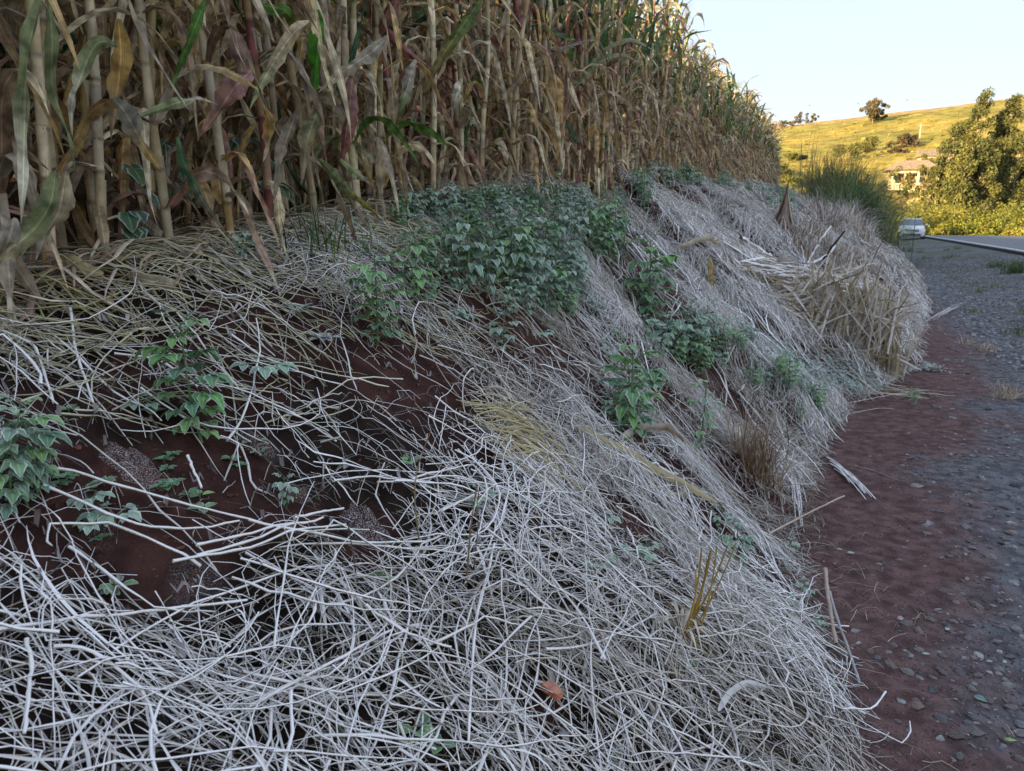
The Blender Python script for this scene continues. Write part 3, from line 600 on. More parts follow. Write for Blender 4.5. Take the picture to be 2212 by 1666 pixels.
# ------------------------------------------------------------------ weeds
rng = np.random.default_rng(37)
WG = np.array([[.07, .19, .06], [.10, .26, .06], [.05, .16, .07], [.14, .31, .06]])
def leaflet(mb, p, d, nrm, L, W, droop, col, fr):
    n = 7; u = np.linspace(0, 1, n); d = np.asarray(d, float); nrm = np.asarray(nrm, float)
    P = np.asarray(p)[None] + d[None] * (u * L * (1 - .25 * droop * u))[:, None] + np.array([0, 0, -1.])[None] * (droop * L * .7 * u ** 2)[:, None]
    side = np.cross(d, nrm); w_ = W * np.array([.15, .75, 1.0, .92, .74, .42, .04]) * (1 + .10 * np.array([0, 1, -1, 1, -1, 1, 0]))
    ribbons(mb, P, side[None] * np.ones((n, 1)), w_, (-1, -.8, -.4, 0, .4, .8, 1), .22, col, fr)
def weed_leaf(mb, rng, az, L, up_, droop, col, fr, lobes=3):
    """a stalked leaf of three or five toothed leaflets, hanging at the tip"""
    d = np.array([math.cos(az), math.sin(az), 0]); q = np.linspace(0, 1, 4); pl = L * .55
    st = d[None] * (q * pl)[:, None] + np.array([0, 0, 1.])[None] * (q * pl * up_ - q ** 2 * pl * droop * .4)[:, None]
    tubes(mb, st, .0012 + .004 * L, 4, (.07, .14, .04), fr * .5)
    tip = st[-1]; side = np.array([-d[1], d[0], 0])
    leaflet(mb, tip, norm(d + [0, 0, up_ * .3]), (0, 0, 1), L * .62, L * .20, droop * 1.25, col * rng.uniform(.85, 1.15), fr)
    for k, (sg, f) in enumerate([(1, .95), (-1, .95), (1, .62), (-1, .62)][:lobes - 1]):
        b = st[int(round(f * 3))]; leaflet(mb, b, norm(d * .45 + side * sg + [0, 0, up_ * .2]), (0, 0, 1), L * (.48 if k < 2 else .36), L * .165, droop * 1.15, col * rng.uniform(.85, 1.15), fr)
KL = {}
def weed(rng, h, nodes, leafL, frost, lobes=3, low=True, droop=.7, cols=WG):
    """upright weed one metre-scaled; stem and every leaf are parts"""
    root = empty('leafy_weed'); ln = rng.normal(0, .06, 2)
    ax = lambda z: np.array([ln[0] * z + .02 * h * math.sin(z / h * 4), ln[1] * z, z])
    mb = MB(); zz = np.linspace(-.01, h, 8); tubes(mb, np.array([ax(z) for z in zz]), np.linspace(.0052, .002, 8) * (h / .33) ** .5, 6, (.10, .19, .05), .2)
    kid(mb.obj('stem', M_STEM), root); a = rng.uniform(0, 6.28)
    for i in range(nodes):
        f = (i + .6) / nodes; z = h * (.04 + .93 * f); a += 1.57 + rng.normal(0, .25)
        L = leafL * (np.interp(f, [0, .35, .75, 1], [.55, .8, 1.0, .55]) if low else np.interp(f, [0, .3, .8, 1], [.4, .6, 1., .6]))
        for k in (0, 1):
            if rng.random() < .08: continue
            mb = MB(); c = cols[rng.integers(len(cols))]; fr = float(np.clip(frost * rng.uniform(.5, 1.3) * (.6 + .5 * f), 0, 1))
            weed_leaf(mb, rng, a + k * math.pi + rng.normal(0, .25), L * rng.uniform(.8, 1.2), np.interp(f, [0, .8, 1], [.25, .5, 1.3]), droop * rng.uniform(.6, 1.3) * np.interp(f, [0, .9, 1], [1, .8, .25]), c, fr, lobes)
            o = kid(mb.obj('leaf', M_WEED), root); o.location = ax(z)
    return root
def seedling(rng, n, L, frost, lobes=1, cols=WG):
    root = empty('seedling'); mb = MB(); tubes(mb, np.array([[0, 0, -.005], [0, 0, L * .25], [.1 * L, 0, L * .5]]), .0012 + .02 * L * .3, 5, (.10, .17, .06), .2); kid(mb.obj('stem', M_STEM), root)
    for k in range(n):
        mb = MB(); a = k * 2.4 + rng.normal(0, .2); c = cols[rng.integers(len(cols))] * 1.3; fr = float(np.clip(frost * rng.uniform(.6, 1.2), 0, 1))
        if lobes == 1:
            d = np.array([math.cos(a), math.sin(a), .3]); leaflet(mb, d * L * .15, norm(d), (0, 0, 1), L * rng.uniform(.7, 1.1), L * .34, .25, c, fr)
        else: weed_leaf(mb, rng, a, L * rng.uniform(.8, 1.2), .6, .5, c, fr, lobes)
        o = kid(mb.obj('leaf', M_WEED), root); o.location = (0, 0, L * .3)
    return root
FW = np.array([[.085, .20, .10], [.07, .175, .085], [.11, .23, .115]])
PW = {'a': weed(rng, .33, 14, .13, .4, 5), 'b': weed(rng, .30, 14, .115, .6, 5), 'c': weed(rng, .30, 10, .125, .85, 5, False, .95, FW), 'd': weed(rng, .36, 15, .13, .3, 5), 'e': weed(rng, .24, 7, .13, .85, 5, False, .9, FW), 'f': weed(rng, .42, 11, .11, .45, 3, False, .8), 'g': weed(rng, .30, 14, .10, .7, 5, True, .85, FW)}
PH = {'a': .38, 'b': .36, 'c': .34, 'd': .41, 'e': .27, 'f': .45, 'g': .33}
SD = {'s': seedling(rng, 5, .022, .25), 't': seedling(rng, 6, .05, .8, 3, FW), 'r': seedling(rng, 4, .035, .4)}
ROUND = np.array([[.10, .18, .07]]); SD['o'] = seedling(rng, 4, .03, .35, 1, ROUND)
used = set()
def plant(kind, px, py, top=None, label=None, group=None, h=None, cat='weed', sc_=None):
    p = hit(px, py); src = PW.get(kind) or SD[kind]
    if kind not in used: o = src; used.add(kind)
    else: o = copy_tree(src)
    if sc_ is None: sc_ = (h if h else up(p, py - top) * 1.15) / PH[kind] if kind in PH else 1
    o.location = p + [0, 0, .0 if kind in SD else .015]; o.scale = (sc_,) * 3; o.rotation_euler = (rng.normal(0, .06), rng.normal(0, .06), rng.uniform(0, 6.28))
    tag(o, label, cat, group); return o
GW = 'leafy green weeds standing on the bank'
W = [('d', 435, 965, 712, 'upright bright green weed on bare red soil in the near left'),
     ('b', 25, 1120, 872, 'bushy frosted green weed cut off by the left edge of the photo'), ('b', 85, 1085, 905, 'frosted leafy weed beside the bushy one at the left edge'), ('c', 60, 1105, 960, 'broad leaved frosted weed low between the two at the left edge'),
     ('a', 815, 752, 560, 'tall dark green weed with drooping leaves, left of the dense weed patch'), ('a', 905, 668, 508, 'green weed with a frosted side shoot at the left end of the weed patch'),
     ('d', 1395, 705, 528, 'slender tall green weed standing alone in white straw right of the weed patch'), ('d', 1360, 958, 752, 'dark green bushy weed rising from straw by the red path, tallest there'),
     ('f', 1508, 985, 832, 'thin dark weed with a frosted lower shoot beside the brown grass tuft'), ('c', 1590, 1242, 1142, 'frost edged weed behind the golden stem tuft'), ('e', 1552, 1152, 1102, 'small frosted weed at the tip of the long pale blade'),
     ('e', 620, 1108, 1040, 'small frosted weed standing on bare soil between straw bundles'), ('e', 1085, 765, 682, 'small frosted weed with a brown leaf beside it, below the weed patch'), ('e', 1322, 792, 738, 'small frosted weed on the edge of white straw'),
     ('c', 1485, 790, 672, 'broad frosted weed in the clump right of centre'), ('c', 1440, 770, 692, 'left frosted weed of the clump right of centre'), ('c', 1535, 755, 668, 'right frosted weed of the clump right of centre'), ('a', 1505, 815, 735, 'dark green weed at the foot of the frosted clump right of centre'), ('e', 1612, 742, 690, 'frosted weed standing apart right of the clump'),
     ('e', 1745, 1300, 1262, 'small frosted weed at the foot of the bank by the cut stalk'), ('e', 1705, 1205, 1168, 'tiny frosted weed alone on bare red soil by the path'), ('e', 1720, 1345, 1300, 'frosted weed just below the cut stalk at the bank foot'), ('e', 1775, 1375, 1338, 'frosted weed beside the dark fallen stick'),
     ('a', 1705, 845, 770, 'green weed among frosted creepers near the straw heap'), ('a', 1635, 850, 795, 'small dark weed left of the frosted creepers'), ('a', 1765, 890, 830, 'green weed at the foot of the bank by the path bend'), ('a', 1972, 878, 845, 'small weed growing alone on the red path'), ('f', 1725, 930, 870, 'low green weed at the edge of the red path'),
     ('e', 1290, 690, 645, 'frosted weed at the right end of the weed patch'), ('g', 520, 585, 505, 'frosted weed near the feet of the maize on the left'), ('e', 465, 570, 535, 'pale green weed beside yellow straw near the maize'), ('e', 1395, 740, 690, 'frosted weed at the foot of the slender tall weed'), ('f', 1205, 520, 385, 'tallest thin stemmed weed rising against the maize'), ('f', 1392, 470, 375, 'thin weed standing before the maize at the bank crest')]
for k, px, py, tp, lb in W: plant(k, px, py, tp, lb, GW)
PATCH = [(1010, 635, 480), (1052, 648, 520), (1000, 600, 470), (1125, 660, 505), (1100, 640, 500), (1160, 672, 560), (1185, 690, 575), (1215, 672, 585), (1245, 655, 550), (1150, 640, 540), (1205, 640, 560), (1255, 620, 560), (1120, 600, 470), (1205, 560, 470), (1170, 575, 480), (1235, 575, 465), (1280, 560, 450), (1315, 572, 455), (1345, 565, 470), (1290, 530, 450), (1330, 530, 445), (1215, 520, 440), (1150, 525, 445), (1090, 540, 460), (1045, 560, 465), (930, 590, 505), (880, 580, 510), (960, 560, 480), (1020, 520, 440), (1075, 500, 430), (1140, 490, 430), (1260, 500, 430), (1310, 495, 430), (1100, 690, 620), (1060, 610, 540), (1140, 690, 610), (1230, 690, 620), (975, 640, 560), (935, 660, 590), (1240, 610, 540), (1180, 620, 540), (1090, 590, 500)]
for i, (px, py, tp) in enumerate(PATCH):
    plant('adfgacdg'[i % 8] if py < 600 else 'gcacagdc'[i % 8], px, py, tp, 'weed packed in the dense green patch below the maize in the middle of the photo', 'weeds of the dense middle patch')
for i, (px, py, tp) in enumerate([(1410, 745, 690), (1425, 780, 710), (1460, 800, 720), (1470, 760, 690), (1510, 780, 700), (1525, 800, 735), (1550, 775, 700), (1555, 810, 760), (1500, 745, 675), (1450, 735, 690), (1600, 760, 712), (1625, 750, 705), (1335, 940, 860), (1385, 945, 870), (1350, 905, 800), (1375, 900, 810), (1395, 680, 610), (1410, 640, 580), (1690, 810, 765), (1660, 840, 800), (1735, 860, 815)]):
    plant('gcacgdac'[i % 8], px, py, tp, 'frost edged weed in the scattered clumps on the slope right of the dense patch', 'weeds in the clumps right of the dense patch')
for i in range(64):
    px = rng.uniform(860, 1420); py = np.interp(px, [860, 1000, 1200, 1420], [475, 462, 445, 418]) + abs(rng.normal(0, 16)) + 4
    plant('egcga'[i % 5], px, py, None, 'low frosty blue green weed along the feet of the maize behind the dense patch', 'low weeds along the feet of the maize', h=rng.uniform(.10, .2))
for i in range(40):
    px = rng.uniform(1370, 1700); py = np.interp(px, [1370, 1450, 1600, 1700], [425, 405, 412, 430]) + rng.normal(0, 6)
    plant('egga'[i % 4], px, py, None, 'frosty weed at the far end of the maize along the bank crest', 'weeds at the far end of the maize', h=rng.uniform(.18, .34))
for i in range(16):
    px = rng.uniform(1660, 1760); py = rng.uniform(405, 470)
    plant('gcae'[i % 4], px, py, None, 'frosty green plant in the hollow past the end of the maize', 'plants in the hollow past the maize', h=rng.uniform(.22, .42))
for px, py, k in [(200, 1060, 'o'), (225, 1050, 'o'), (190, 1098, 't'), (250, 1135, 't'), (205, 1150, 't'), (355, 1000, 's'), (372, 990, 's'), (360, 1020, 's'), (350, 1058, 's'), (362, 1060, 's'), (375, 1052, 's'), (410, 1075, 's'), (432, 1080, 'r'), (440, 1110, 'o'), (500, 1000, 's'), (520, 1010, 's'), (548, 965, 'o'), (560, 985, 'o'), (240, 1290, 'o'), (255, 1280, 'o'), (130, 1055, 's'), (145, 1040, 's'), (220, 1170, 's'), (320, 890, 't'), (330, 900, 'o'), (140, 920, 'o'), (150, 895, 'o'), (560, 820, 't'), (885, 1005, 'r'), (820, 1260, 'r'), (1040, 1060, 't'), (1030, 1095, 't'), (1300, 1135, 't'), (1290, 1230, 't'), (1370, 1220, 't'), (1400, 1190, 't'), (1415, 1095, 'o'), (985, 700, 't'), (975, 690, 't'), (1170, 735, 't'), (950, 1620, 'r'), (1320, 1640, 'r'), (900, 1590, 'r'), (1480, 1440, 'r'), (1330, 1215, 't'), (1785, 1490, 'r'), (1700, 1235, 's'), (1650, 780, 't')]:
    plant(k, px, py, None, {'s': 'tiny green seedling with paired leaves on bare red soil', 'r': 'tiny green seedling between frosted straws', 'o': 'small round leaved seedling rimmed with frost', 't': 'small frosted seedling with lobed leaves'}[k], {'s': 'tiny seedlings on bare soil', 'r': 'tiny seedlings between straws', 'o': 'round leaved seedlings', 't': 'lobed frosted seedlings'}[k], cat='seedling', sc_=rng.uniform(.8, 1.3) * (1.6 if py < 830 else 1))
# grey frosted rosettes lying in the straw
def rosette(name, n, L, W_, col, fr, droop, seed):
    r = np.random.default_rng(seed); root = empty(name)
    for k in range(n):
        mb = MB(); a = k * 2.4 + r.normal(0, .2); d = np.array([math.cos(a), math.sin(a), r.uniform(.15, .8)]); l = L * r.uniform(.6, 1.1)
        leaflet(mb, (0, 0, 0), norm(d), (0, 0, 1), l, W_ * r.uniform(.8, 1.1), droop, np.array(col) * r.uniform(.8, 1.2), fr); kid(mb.obj('leaf', M_WEED), root)
    return root
for px, py, n, L, W_, col, fr, lb in [(640, 690, 13, .12, .010, (.09, .14, .09), .5, 'grey green rosette of narrow frosted leaves on red soil'), (700, 748, 15, .075, .018, (.13, .17, .19), .9, 'blue grey frosted rosette lying in straw left of the tall dark weed'), (565, 585, 14, .07, .016, (.16, .16, .19), 1., 'violet grey frosted leaves lying near the maize, left of the pair'), (660, 570, 14, .07, .016, (.16, .16, .19), 1., 'violet grey frosted leaves lying near the maize, right of the pair'), (1390, 1210, 12, .06, .008, (.10, .14, .10), .8, 'small frosted rosette on red soil before the bank foot'), (1130, 1100, 11, .07, .009, (.17, .22, .19), 1., 'white frosted rosette half buried in straw')]:
    o = rosette('frosted_rosette', n, L, W_, col, fr, .35, px); o.location = hit(px, py) + [0, 0, .02]; tag(o, lb, 'rosette plant')
# frosted creeping plants by the straw heap
mb = MB()
for cx, cy, rx, ry, n in [(1800, 815, 85, 36, 1500), (1700, 800, 60, 30, 700), (1640, 760, 60, 20, 500), (1880, 830, 30, 14, 250), (2010, 800, 60, 12, 220)]:
    for k in range(n // 50):
        p = hit(cx + rng.normal(0, .45) * rx, cy + rng.normal(0, .45) * ry)
        q = rng.normal(0, .055, (50, 2)); b = np.stack([p[0] + q[:, 0], p[1] + q[:, 1], Gxy(p[0] + q[:, 0], p[1] + q[:, 1]) + rng.uniform(.01, .07, 50)], -1); a = rng.uniform(0, 6.28, 50); u = np.linspace(-1, 1, 3); l = rng.uniform(.012, .03, 50)
        P = b[:, None] + np.stack([np.cos(a)[:, None] * u * l[:, None], np.sin(a)[:, None] * u * l[:, None], -.3 * l[:, None] * u ** 2 + rng.normal(0, .4, (50, 1)) * u * l[:, None]], -1)
        ribbons(mb, P, np.stack([-np.sin(a), np.cos(a), 0 * a + .2], -1)[:, None] * np.ones((1, 3, 1)), (l * .35)[:, None] * np.array([.2, 1, .1]), (-1, 0, 1), .2, np.array([.11, .18, .14]), rng.uniform(.6, 1, 50)[:, None, None])
tag(mb.obj('frosted_creeper', M_WEED), 'pale mat of frosted creeping plants at the foot of the straw heap', 'creeping plants', kind='stuff')
# climbing vine leaves among the nearest maize
def vine(pts, label, seed, L=.075):
    r = np.random.default_rng(seed); root = empty('climbing_vine', pts[0]); P = np.array(pts) - pts[0]
    mb = MB(); tubes(mb, P, .0016, 5, (.09, .13, .04)); kid(mb.obj('stem', M_STEM), root)
    for k in range(len(P) * 3):
        f = r.uniform(0, len(P) - 1.001); i = int(f); b = P[i] + (P[i + 1] - P[i]) * (f - i); a = r.uniform(-2.6, .2); d = norm(np.array([math.cos(a), math.sin(a), r.uniform(-.3, .2)]))
        mb = MB(); tubes(mb, np.array([[0, 0, 0], d * .02, d * .045]), .001, 4, (.09, .13, .04)); leaflet(mb, d * .045, norm(d + [0, 0, -.5]), norm(np.array([d[0], d[1], 1.5])), L * r.uniform(.7, 1.2), L * .45, .5, [np.array([.03, .085, .03]), np.array([.05, .10, .025]), np.array([.03, .07, .045])][k % 3], .12)
        o = kid(mb.obj('leaf', M_WEED), root); o.location = b
    tag(root, label, 'vine')
def hv(px, py, h): p = hit(px, py); return p + np.array([0, 0, h])
vine([hv(270, 560, .02), hv(275, 555, .1), hv(290, 550, .22), hv(300, 545, .33)], 'dark green vine climbing the third maize stalks at the left', 3)
vine([hv(400, 520, .02), hv(390, 515, .14), hv(370, 510, .26), hv(360, 510, .36)], 'vine with an insect eaten yellow green leaf before a red stalk', 4)
vine([hv(560, 505, .02), hv(575, 500, .12), hv(590, 500, .2), hv(540, 495, .32), hv(510, 490, .45)], 'dark round leaved vine before the maize left of the grass tuft', 5)
vine([hv(640, 495, .02), hv(620, 490, .08), hv(600, 490, .05)], 'low vine leaves at the feet of the maize beside the grass tuft', 6)
# ------------------------------------------------------------------ single leaves of the nearest maize that the photograph shows plainly
rng = np.random.default_rng(61)
NEAR = [o for o in C.objects if o.name.startswith('maize_plant') and 'from the left' in o.get('label', '')]
def on_plane(px, py, t):
    v = ray(px, py); k = t / (v[0] * CN - v[1] * SN); return np.array([0, 0, EYE]) + v * k
def resample(P, n):
    P = np.asarray(P, float); d = np.r_[0, np.cumsum(np.linalg.norm(np.diff(P, axis=0), axis=1))]; q = np.linspace(0, d[-1], n)
    Q = np.stack([np.interp(q, d, P[:, k]) for k in range(3)], -1)
    for _ in range(2): Q[1:-1] = .25 * Q[:-2] + .5 * Q[1:-1] + .25 * Q[2:]
    return Q
def hero_leaf(pts, wpx, col, tip, t=-1.84, face=.9, end=1.0, fr=0.):
    P = np.array([on_plane(px, py, t + .03 * math.sin(i * 1.9)) for i, (px, py) in enumerate(pts)]); P = resample(P, 16); u = np.linspace(0, 1, 16)
    dist = np.linalg.norm(P.mean(0) - [0, 0, EYE]); hw = wpx / FPX * dist * .42
    T = norm(np.gradient(P, axis=0)); view = norm(P - [0, 0, EYE]); S = norm(np.cross(T, view)); Nn = np.cross(S, T)
    tw = (1 - face) * 1.5 + .55 * np.sin(u * 5 + pts[0][0]); S = S * np.cos(tw)[:, None] + Nn * np.sin(tw)[:, None]
    w_ = hw * np.minimum(1, .3 + u * 3) * np.clip((1.02 - u) * 1.7, 0.02, 1) ** .9 * (1 + rng.uniform(-.22, .15, 16))
    U = np.array([-1, -.5, 0, .5, 1.]); wave = (np.sin(u[:, None] * 19 + U * 2) * hw * .34 * np.abs(U) * np.sin(np.pi * u)[:, None])[None]
    c = np.array(col)[None] * (1 - smooth(u, .35, .85))[:, None] + np.array(tip)[None] * smooth(u, .35, .85)[:, None]
    mb = MB(); c = c * (1 + .45 * (fbm(u * 7 + pts[0][0], u * 0 + pts[0][1], 1, 3, 5) - .5))[:, None]; ribbons(mb, P, S, w_, U, rng.uniform(.4, .75), c[None], fr, wave); o = mb.obj('leaf', M_CORN)
    s_ = xy2st(*P[0][:2])[0]; root = min(NEAR, key=lambda r: abs(xy2st(r.location[0], r.location[1])[0] - s_))
    kid(o, root); o.matrix_parent_inverse = root.matrix_basis.inverted()
g1, g2, tn, gy, oc, pk, rd, pale = (.07, .14, .025), (.19, .21, .10), (.40, .32, .20), (.36, .31, .24), (.40, .25, .08), (.30, .16, .14), (.28, .11, .09), (.50, .45, .34)
for a in [([(88, -8), (60, 110), (54, 220), (52, 330), (50, 410), (46, 484)], 44, g2, pale, -1.70, .55), ([(105, -8), (115, 98), (108, 190), (140, 262), (160, 320), (163, 382)], 24, g2, g2, -1.72, .7),
          ([(120, 370), (112, 445), (68, 505), (10, 545), (-40, 590)], 52, g2, tn, -1.68, .9), ([(142, 370), (128, 460), (99, 505), (78, 562)], 40, tn, gy, -1.72, .9), ([(30, 470), (20, 520), (-10, 580)], 45, gy, tn, -1.66, .9),
          ([(256, 100), (222, 82), (200, 98), (178, 160), (152, 230), (156, 292)], 34, g2, pale, -1.76, .85), ([(243, 211), (268, 238), (306, 306), (348, 372)], 42, (.33, .30, .24), oc, -1.76, .95),
          ([(448, -8), (412, 80), (384, 150), (368, 200)], 22, g1, g1, -1.80, .9), ([(299, 252), (372, 226), (429, 208), (470, 226)], 22, g2, pale, -1.76, .8), ([(545, 148), (505, 190), (470, 245), (428, 298)], 50, pk, (.26, .14, .10), -1.84, .95),
          ([(668, 48), (640, 62), (612, 100), (570, 170), (540, 236)], 34, tn, g2, -1.82, .9), ([(684, 20), (688, 90), (684, 160), (672, 232)], 40, (.05, .16, .015), (.04, .12, .015), -1.84, .95), ([(838, 80), (800, 116), (752, 145), (688, 200)], 34, gy, tn, -1.84, .9),
          ([(1040, -4), (995, 61), (946, 135), (915, 214)], 36, (.10, .13, .035), (.20, .15, .05), -1.86, .9), ([(762, 165), (752, 257), (738, 360)], 46, (.25, .13, .11), rd, -1.86, .95), ([(900, 130), (873, 208), (856, 272)], 32, gy, (.12, .17, .06), -1.86, .9),
          ([(1084, 214), (1137, 153), (1203, 106), (1290, 80)], 22, (.22, .15, .09), (.24, .20, .18), -1.80, .7), ([(1256, 172), (1300, 104), (1360, 80), (1417, 112)], 14, g2, pale, -1.86, .8), ([(1240, 190), (1290, 132), (1350, 118), (1400, 150)], 16, g2, tn, -1.86, .8),
          ([(690, 345), (719, 375), (771, 425), (820, 470)], 30, g2, (.24, .20, .04), -1.82, .9), ([(815, 300), (824, 380), (828, 432), (836, 497)], 22, tn, pale, -1.80, .8), ([(383, 296), (396, 350), (440, 440), (492, 508)], 26, (.06, .11, .05), (.26, .22, .16), -1.78, .9),
          ([(560, 10), (620, 20), (640, 70), (650, 130)], 34, g1, oc, -1.86, .9), ([(735, 345), (770, 370), (800, 400)], 24, g2, gy, -1.8, .8), ([(1000, 170), (985, 210), (975, 260)], 24, pale, gy, -1.86, .9), ([(570, 235), (585, 260), (582, 320), (568, 350)], 28, oc, tn, -1.82, .8),
          ([(690, 225), (665, 300), (650, 400)], 40, (.20, .18, .09), tn, -1.84, .95), ([(640, 240), (610, 330), (590, 440)], 34, (.22, .17, .12), gy, -1.84, .9), ([(255, 40), (262, 120), (250, 230), (240, 300)], 44, oc, (.25, .17, .10), -1.9, .9), ([(505, 60), (520, 130), (530, 210)], 40, (.24, .15, .12), tn, -1.9, .9)]:
    hero_leaf(*a)

# ------------------------------------------------------------------ things lying on and standing in the straw
def lay(pts, lift=.04, n=14):
    P = np.array([hit(px, py) for px, py in pts]); P = resample(P, n); P[:, 2] = .5 * P[:, 2] + .5 * np.maximum(P[:, 2], Gxy(P[:, 0], P[:, 1])); P[:, 2] = np.maximum(P[:, 2], Gxy(P[:, 0], P[:, 1])) + lift
    return P
def stalk(name, pts, r, label, cat, group=None, col=(.40, .34, .24), fr=.9, lift=.05, r1=None, n=14, mat=None):
    P = lay(pts, lift, n); c = P.mean(0); mb = MB(); rr = np.linspace(r, r1 or r * .75, n); rr = rr * (1 + .25 * (np.arange(n) % 4 == 0)); P = P + rng.normal(0, .0007, P.shape)
    tubes(mb, P - c, rr, 7, col, fr); o = mb.obj(name, mat or M_STRAW, loc=c); tag(o, label, cat, group); return o
def blade(name, pts, wpx, label, col, fr=.3, lift=.05, fold=.25, cat='dry leaf', mat=None, lifts=None):
    P = lay(pts, lift, 16); u = np.linspace(0, 1, 16)
    if lifts: P[:, 2] += np.interp(u, np.linspace(0, 1, len(lifts)), lifts)
    c = P.mean(0); hw = wpx / FPX * np.linalg.norm(c - [0, 0, EYE]) * .5; T = norm(np.gradient(P, axis=0)); S = np.cross(T, norm(P - [0, 0, EYE])); S = norm(S + np.array([0, 0, .12]))
    mb = MB(); ribbons(mb, P - c, S, hw * np.minimum(1, .25 + u * 5) * np.clip((1.03 - u) * 4, .05, 1) ** .6, (-1, -.5, 0, .5, 1), fold, np.array(col), fr); o = mb.obj(name, mat or M_DRY, loc=c); tag(o, label, cat); return o
GS = 'long frosted stalks lying over the straw'
FS = [([(638, 1172), (690, 1160), (745, 1150)], .0034, 'thick pale stalk ending at the frosted soil clod'), ([(724, 1088), (792, 1076), (891, 1084)], .0032, 'long white stalk lying above the frosted soil clod'), ([(893, 1080), (960, 1060), (1020, 1046)], .0034, 'white stalk right of the clod, upper of the bundle'), ([(956, 1150), (1010, 1122), (1055, 1100)], .0034, 'white stalk right of the clod, lower of the bundle'), ([(1021, 1040), (1060, 1047), (1090, 1058)], .0034, 'short cream stalk with a cut end above the standing brown stems'),
      ([(430, 1238), (542, 1211), (667, 1183)], .0032, 'upper white stalk of the sheaf left of the clod'), ([(380, 1275), (542, 1243), (750, 1185)], .0032, 'lower white stalk of the sheaf left of the clod'), ([(430, 1262), (560, 1222), (700, 1172)], .0032, 'middle white stalk of the sheaf left of the clod'), ([(542, 1178), (646, 1203), (776, 1227), (927, 1219)], .0032, 'long white stalk crossing below the clod'), ([(133, 1076), (276, 1110), (391, 1144), (542, 1178)], .003, 'long thin stalk crossing the bare soil on the left'), ([(104, 1112), (234, 1170), (312, 1204), (417, 1204), (521, 1183)], .003, 'bent thin stalk under the bare soil on the left'),
      ([(0, 1437), (94, 1421), (214, 1405), (361, 1381), (540, 1359)], .0034, 'long straight frosted stalk in the lower left'), ([(67, 1455), (83, 1504), (75, 1568), (67, 1664)], .0032, 'thick white stalk running down to the bottom left corner'), ([(126, 1469), (203, 1471), (254, 1509), (294, 1538), (332, 1586), (348, 1664)], .0032, 'thick cream stalk curving down to the bottom edge on the left'), ([(542, 1594), (676, 1520), (783, 1455), (850, 1418)], .0034, 'pair of long white stalks rising to the right near the bottom'), ([(793, 1364), (876, 1423), (975, 1455)], .0032, 'frosted stalk sloping down right in the lower middle'), ([(1069, 1220), (1023, 1423), (1013, 1664)], .0032, 'long white stalk running straight down the lower middle'),
      ([(1084, 1273), (1178, 1354), (1245, 1405)], .0032, 'frosted stalk sloping down right above the brick piece'), ([(1178, 1455), (1271, 1445), (1352, 1407), (1418, 1367)], .0034, 'white stalk rising right towards the golden stems'), ([(1626, 1273), (1680, 1354), (1746, 1455), (1776, 1501), (1813, 1562), (1865, 1580)], .0032, 'long pale stalk bent down the bank foot at the lower right'), ([(0, 740), (80, 770), (120, 900)], .0032, 'white forked stalk on the left below the yellow straw'), ([(0, 690), (110, 740), (250, 880), (310, 905)], .0032, 'long white stalk at the left edge above the bushy weed'), ([(81, 565), (170, 572), (276, 567)], .0034, 'white stalk lying flat near the feet of the maize'), ([(155, 690), (165, 780), (205, 900)], .0034, 'white upright looking stalk in yellow straw at the left'), ([(410, 1040), (425, 1075), (440, 1110)], .0032, 'short forked white stalk right of the bare soil'), ([(500, 745), (560, 790), (680, 840)], .0032, 'white stalk beside the grey rosette'), ([(250, 790), (340, 800), (430, 860)], .0032, 'white stalk left of the bright green weed')]
for p_, r_, lb in FS: stalk('fallen_stalk', p_, r_, lb, 'stalk', GS, lift=.06 if p_[0][1] > 1000 else .03)
stalk('dark_stick', [(1789, 1308), (1808, 1380), (1832, 1442), (1853, 1514)], .006, 'dark weathered stick lying along the foot of the bank', 'stick', col=(.06, .055, .06), fr=.35, lift=.06)
stalk('cut_stalk', [(1780, 1262), (1783, 1310), (1802, 1430)], .0085, 'thick cut tan stalk pointing up the bank foot beside the dark stick', 'stalk', col=(.36, .24, .17), fr=.15, lift=.07)
stalk('path_stick', [(1660, 1170), (1758, 1117), (1822, 1086)], .006, 'tan stick lying across the bank foot onto the red path', 'stick', col=(.33, .24, .17), fr=.2, lift=.04)
stalk('thin_stick', [(1647, 1080), (1700, 1135), (1745, 1184)], .002, 'thin dark stick on red soil, left of a similar one', 'stick', col=(.06, .04, .035), fr=.1, lift=.01)
stalk('thin_stick', [(1652, 1083), (1730, 1140), (1798, 1194)], .002, 'thin dark stick on red soil, right of a similar one', 'stick', col=(.06, .04, .035), fr=.1, lift=.01)
stalk('path_straw', [(1827, 874), (1900, 860), (1962, 848)], .004, 'long pale straw lying out onto the red path at its bend', 'straw', col=(.36, .29, .22), fr=.3, lift=.008)
stalk('path_straw', [(1840, 895), (1900, 884), (1930, 886)], .003, 'shorter straw lying on the red path just below a longer one', 'straw', col=(.36, .29, .22), fr=.3, lift=.008)
stalk('path_straw', [(1846, 1009), (1890, 1020), (1940, 1040)], .0025, 'thin straw reaching over the middle of the red path', 'straw', col=(.3, .24, .2), fr=.2, lift=.006)
stalk('frosted_log', [(1599, 536), (1648, 562), (1677, 591), (1705, 622)], .022, 'thick frosted branch lying down the bank beside the broken stump', 'branch', col=(.26, .2, .13), fr=1., lift=.10)
stalk('frosted_log', [(1560, 540), (1610, 570), (1660, 610)], .013, 'thinner frosted branch lying below the thick one', 'branch', col=(.26, .2, .13), fr=1., lift=.08)
blade('long_straw_strip', [(1250, 955), (1330, 1000), (1440, 1058), (1548, 1115)], 17, 'long straight pale yellow blade lying across the bank towards the path', (.46, .38, .21), .12, .06)
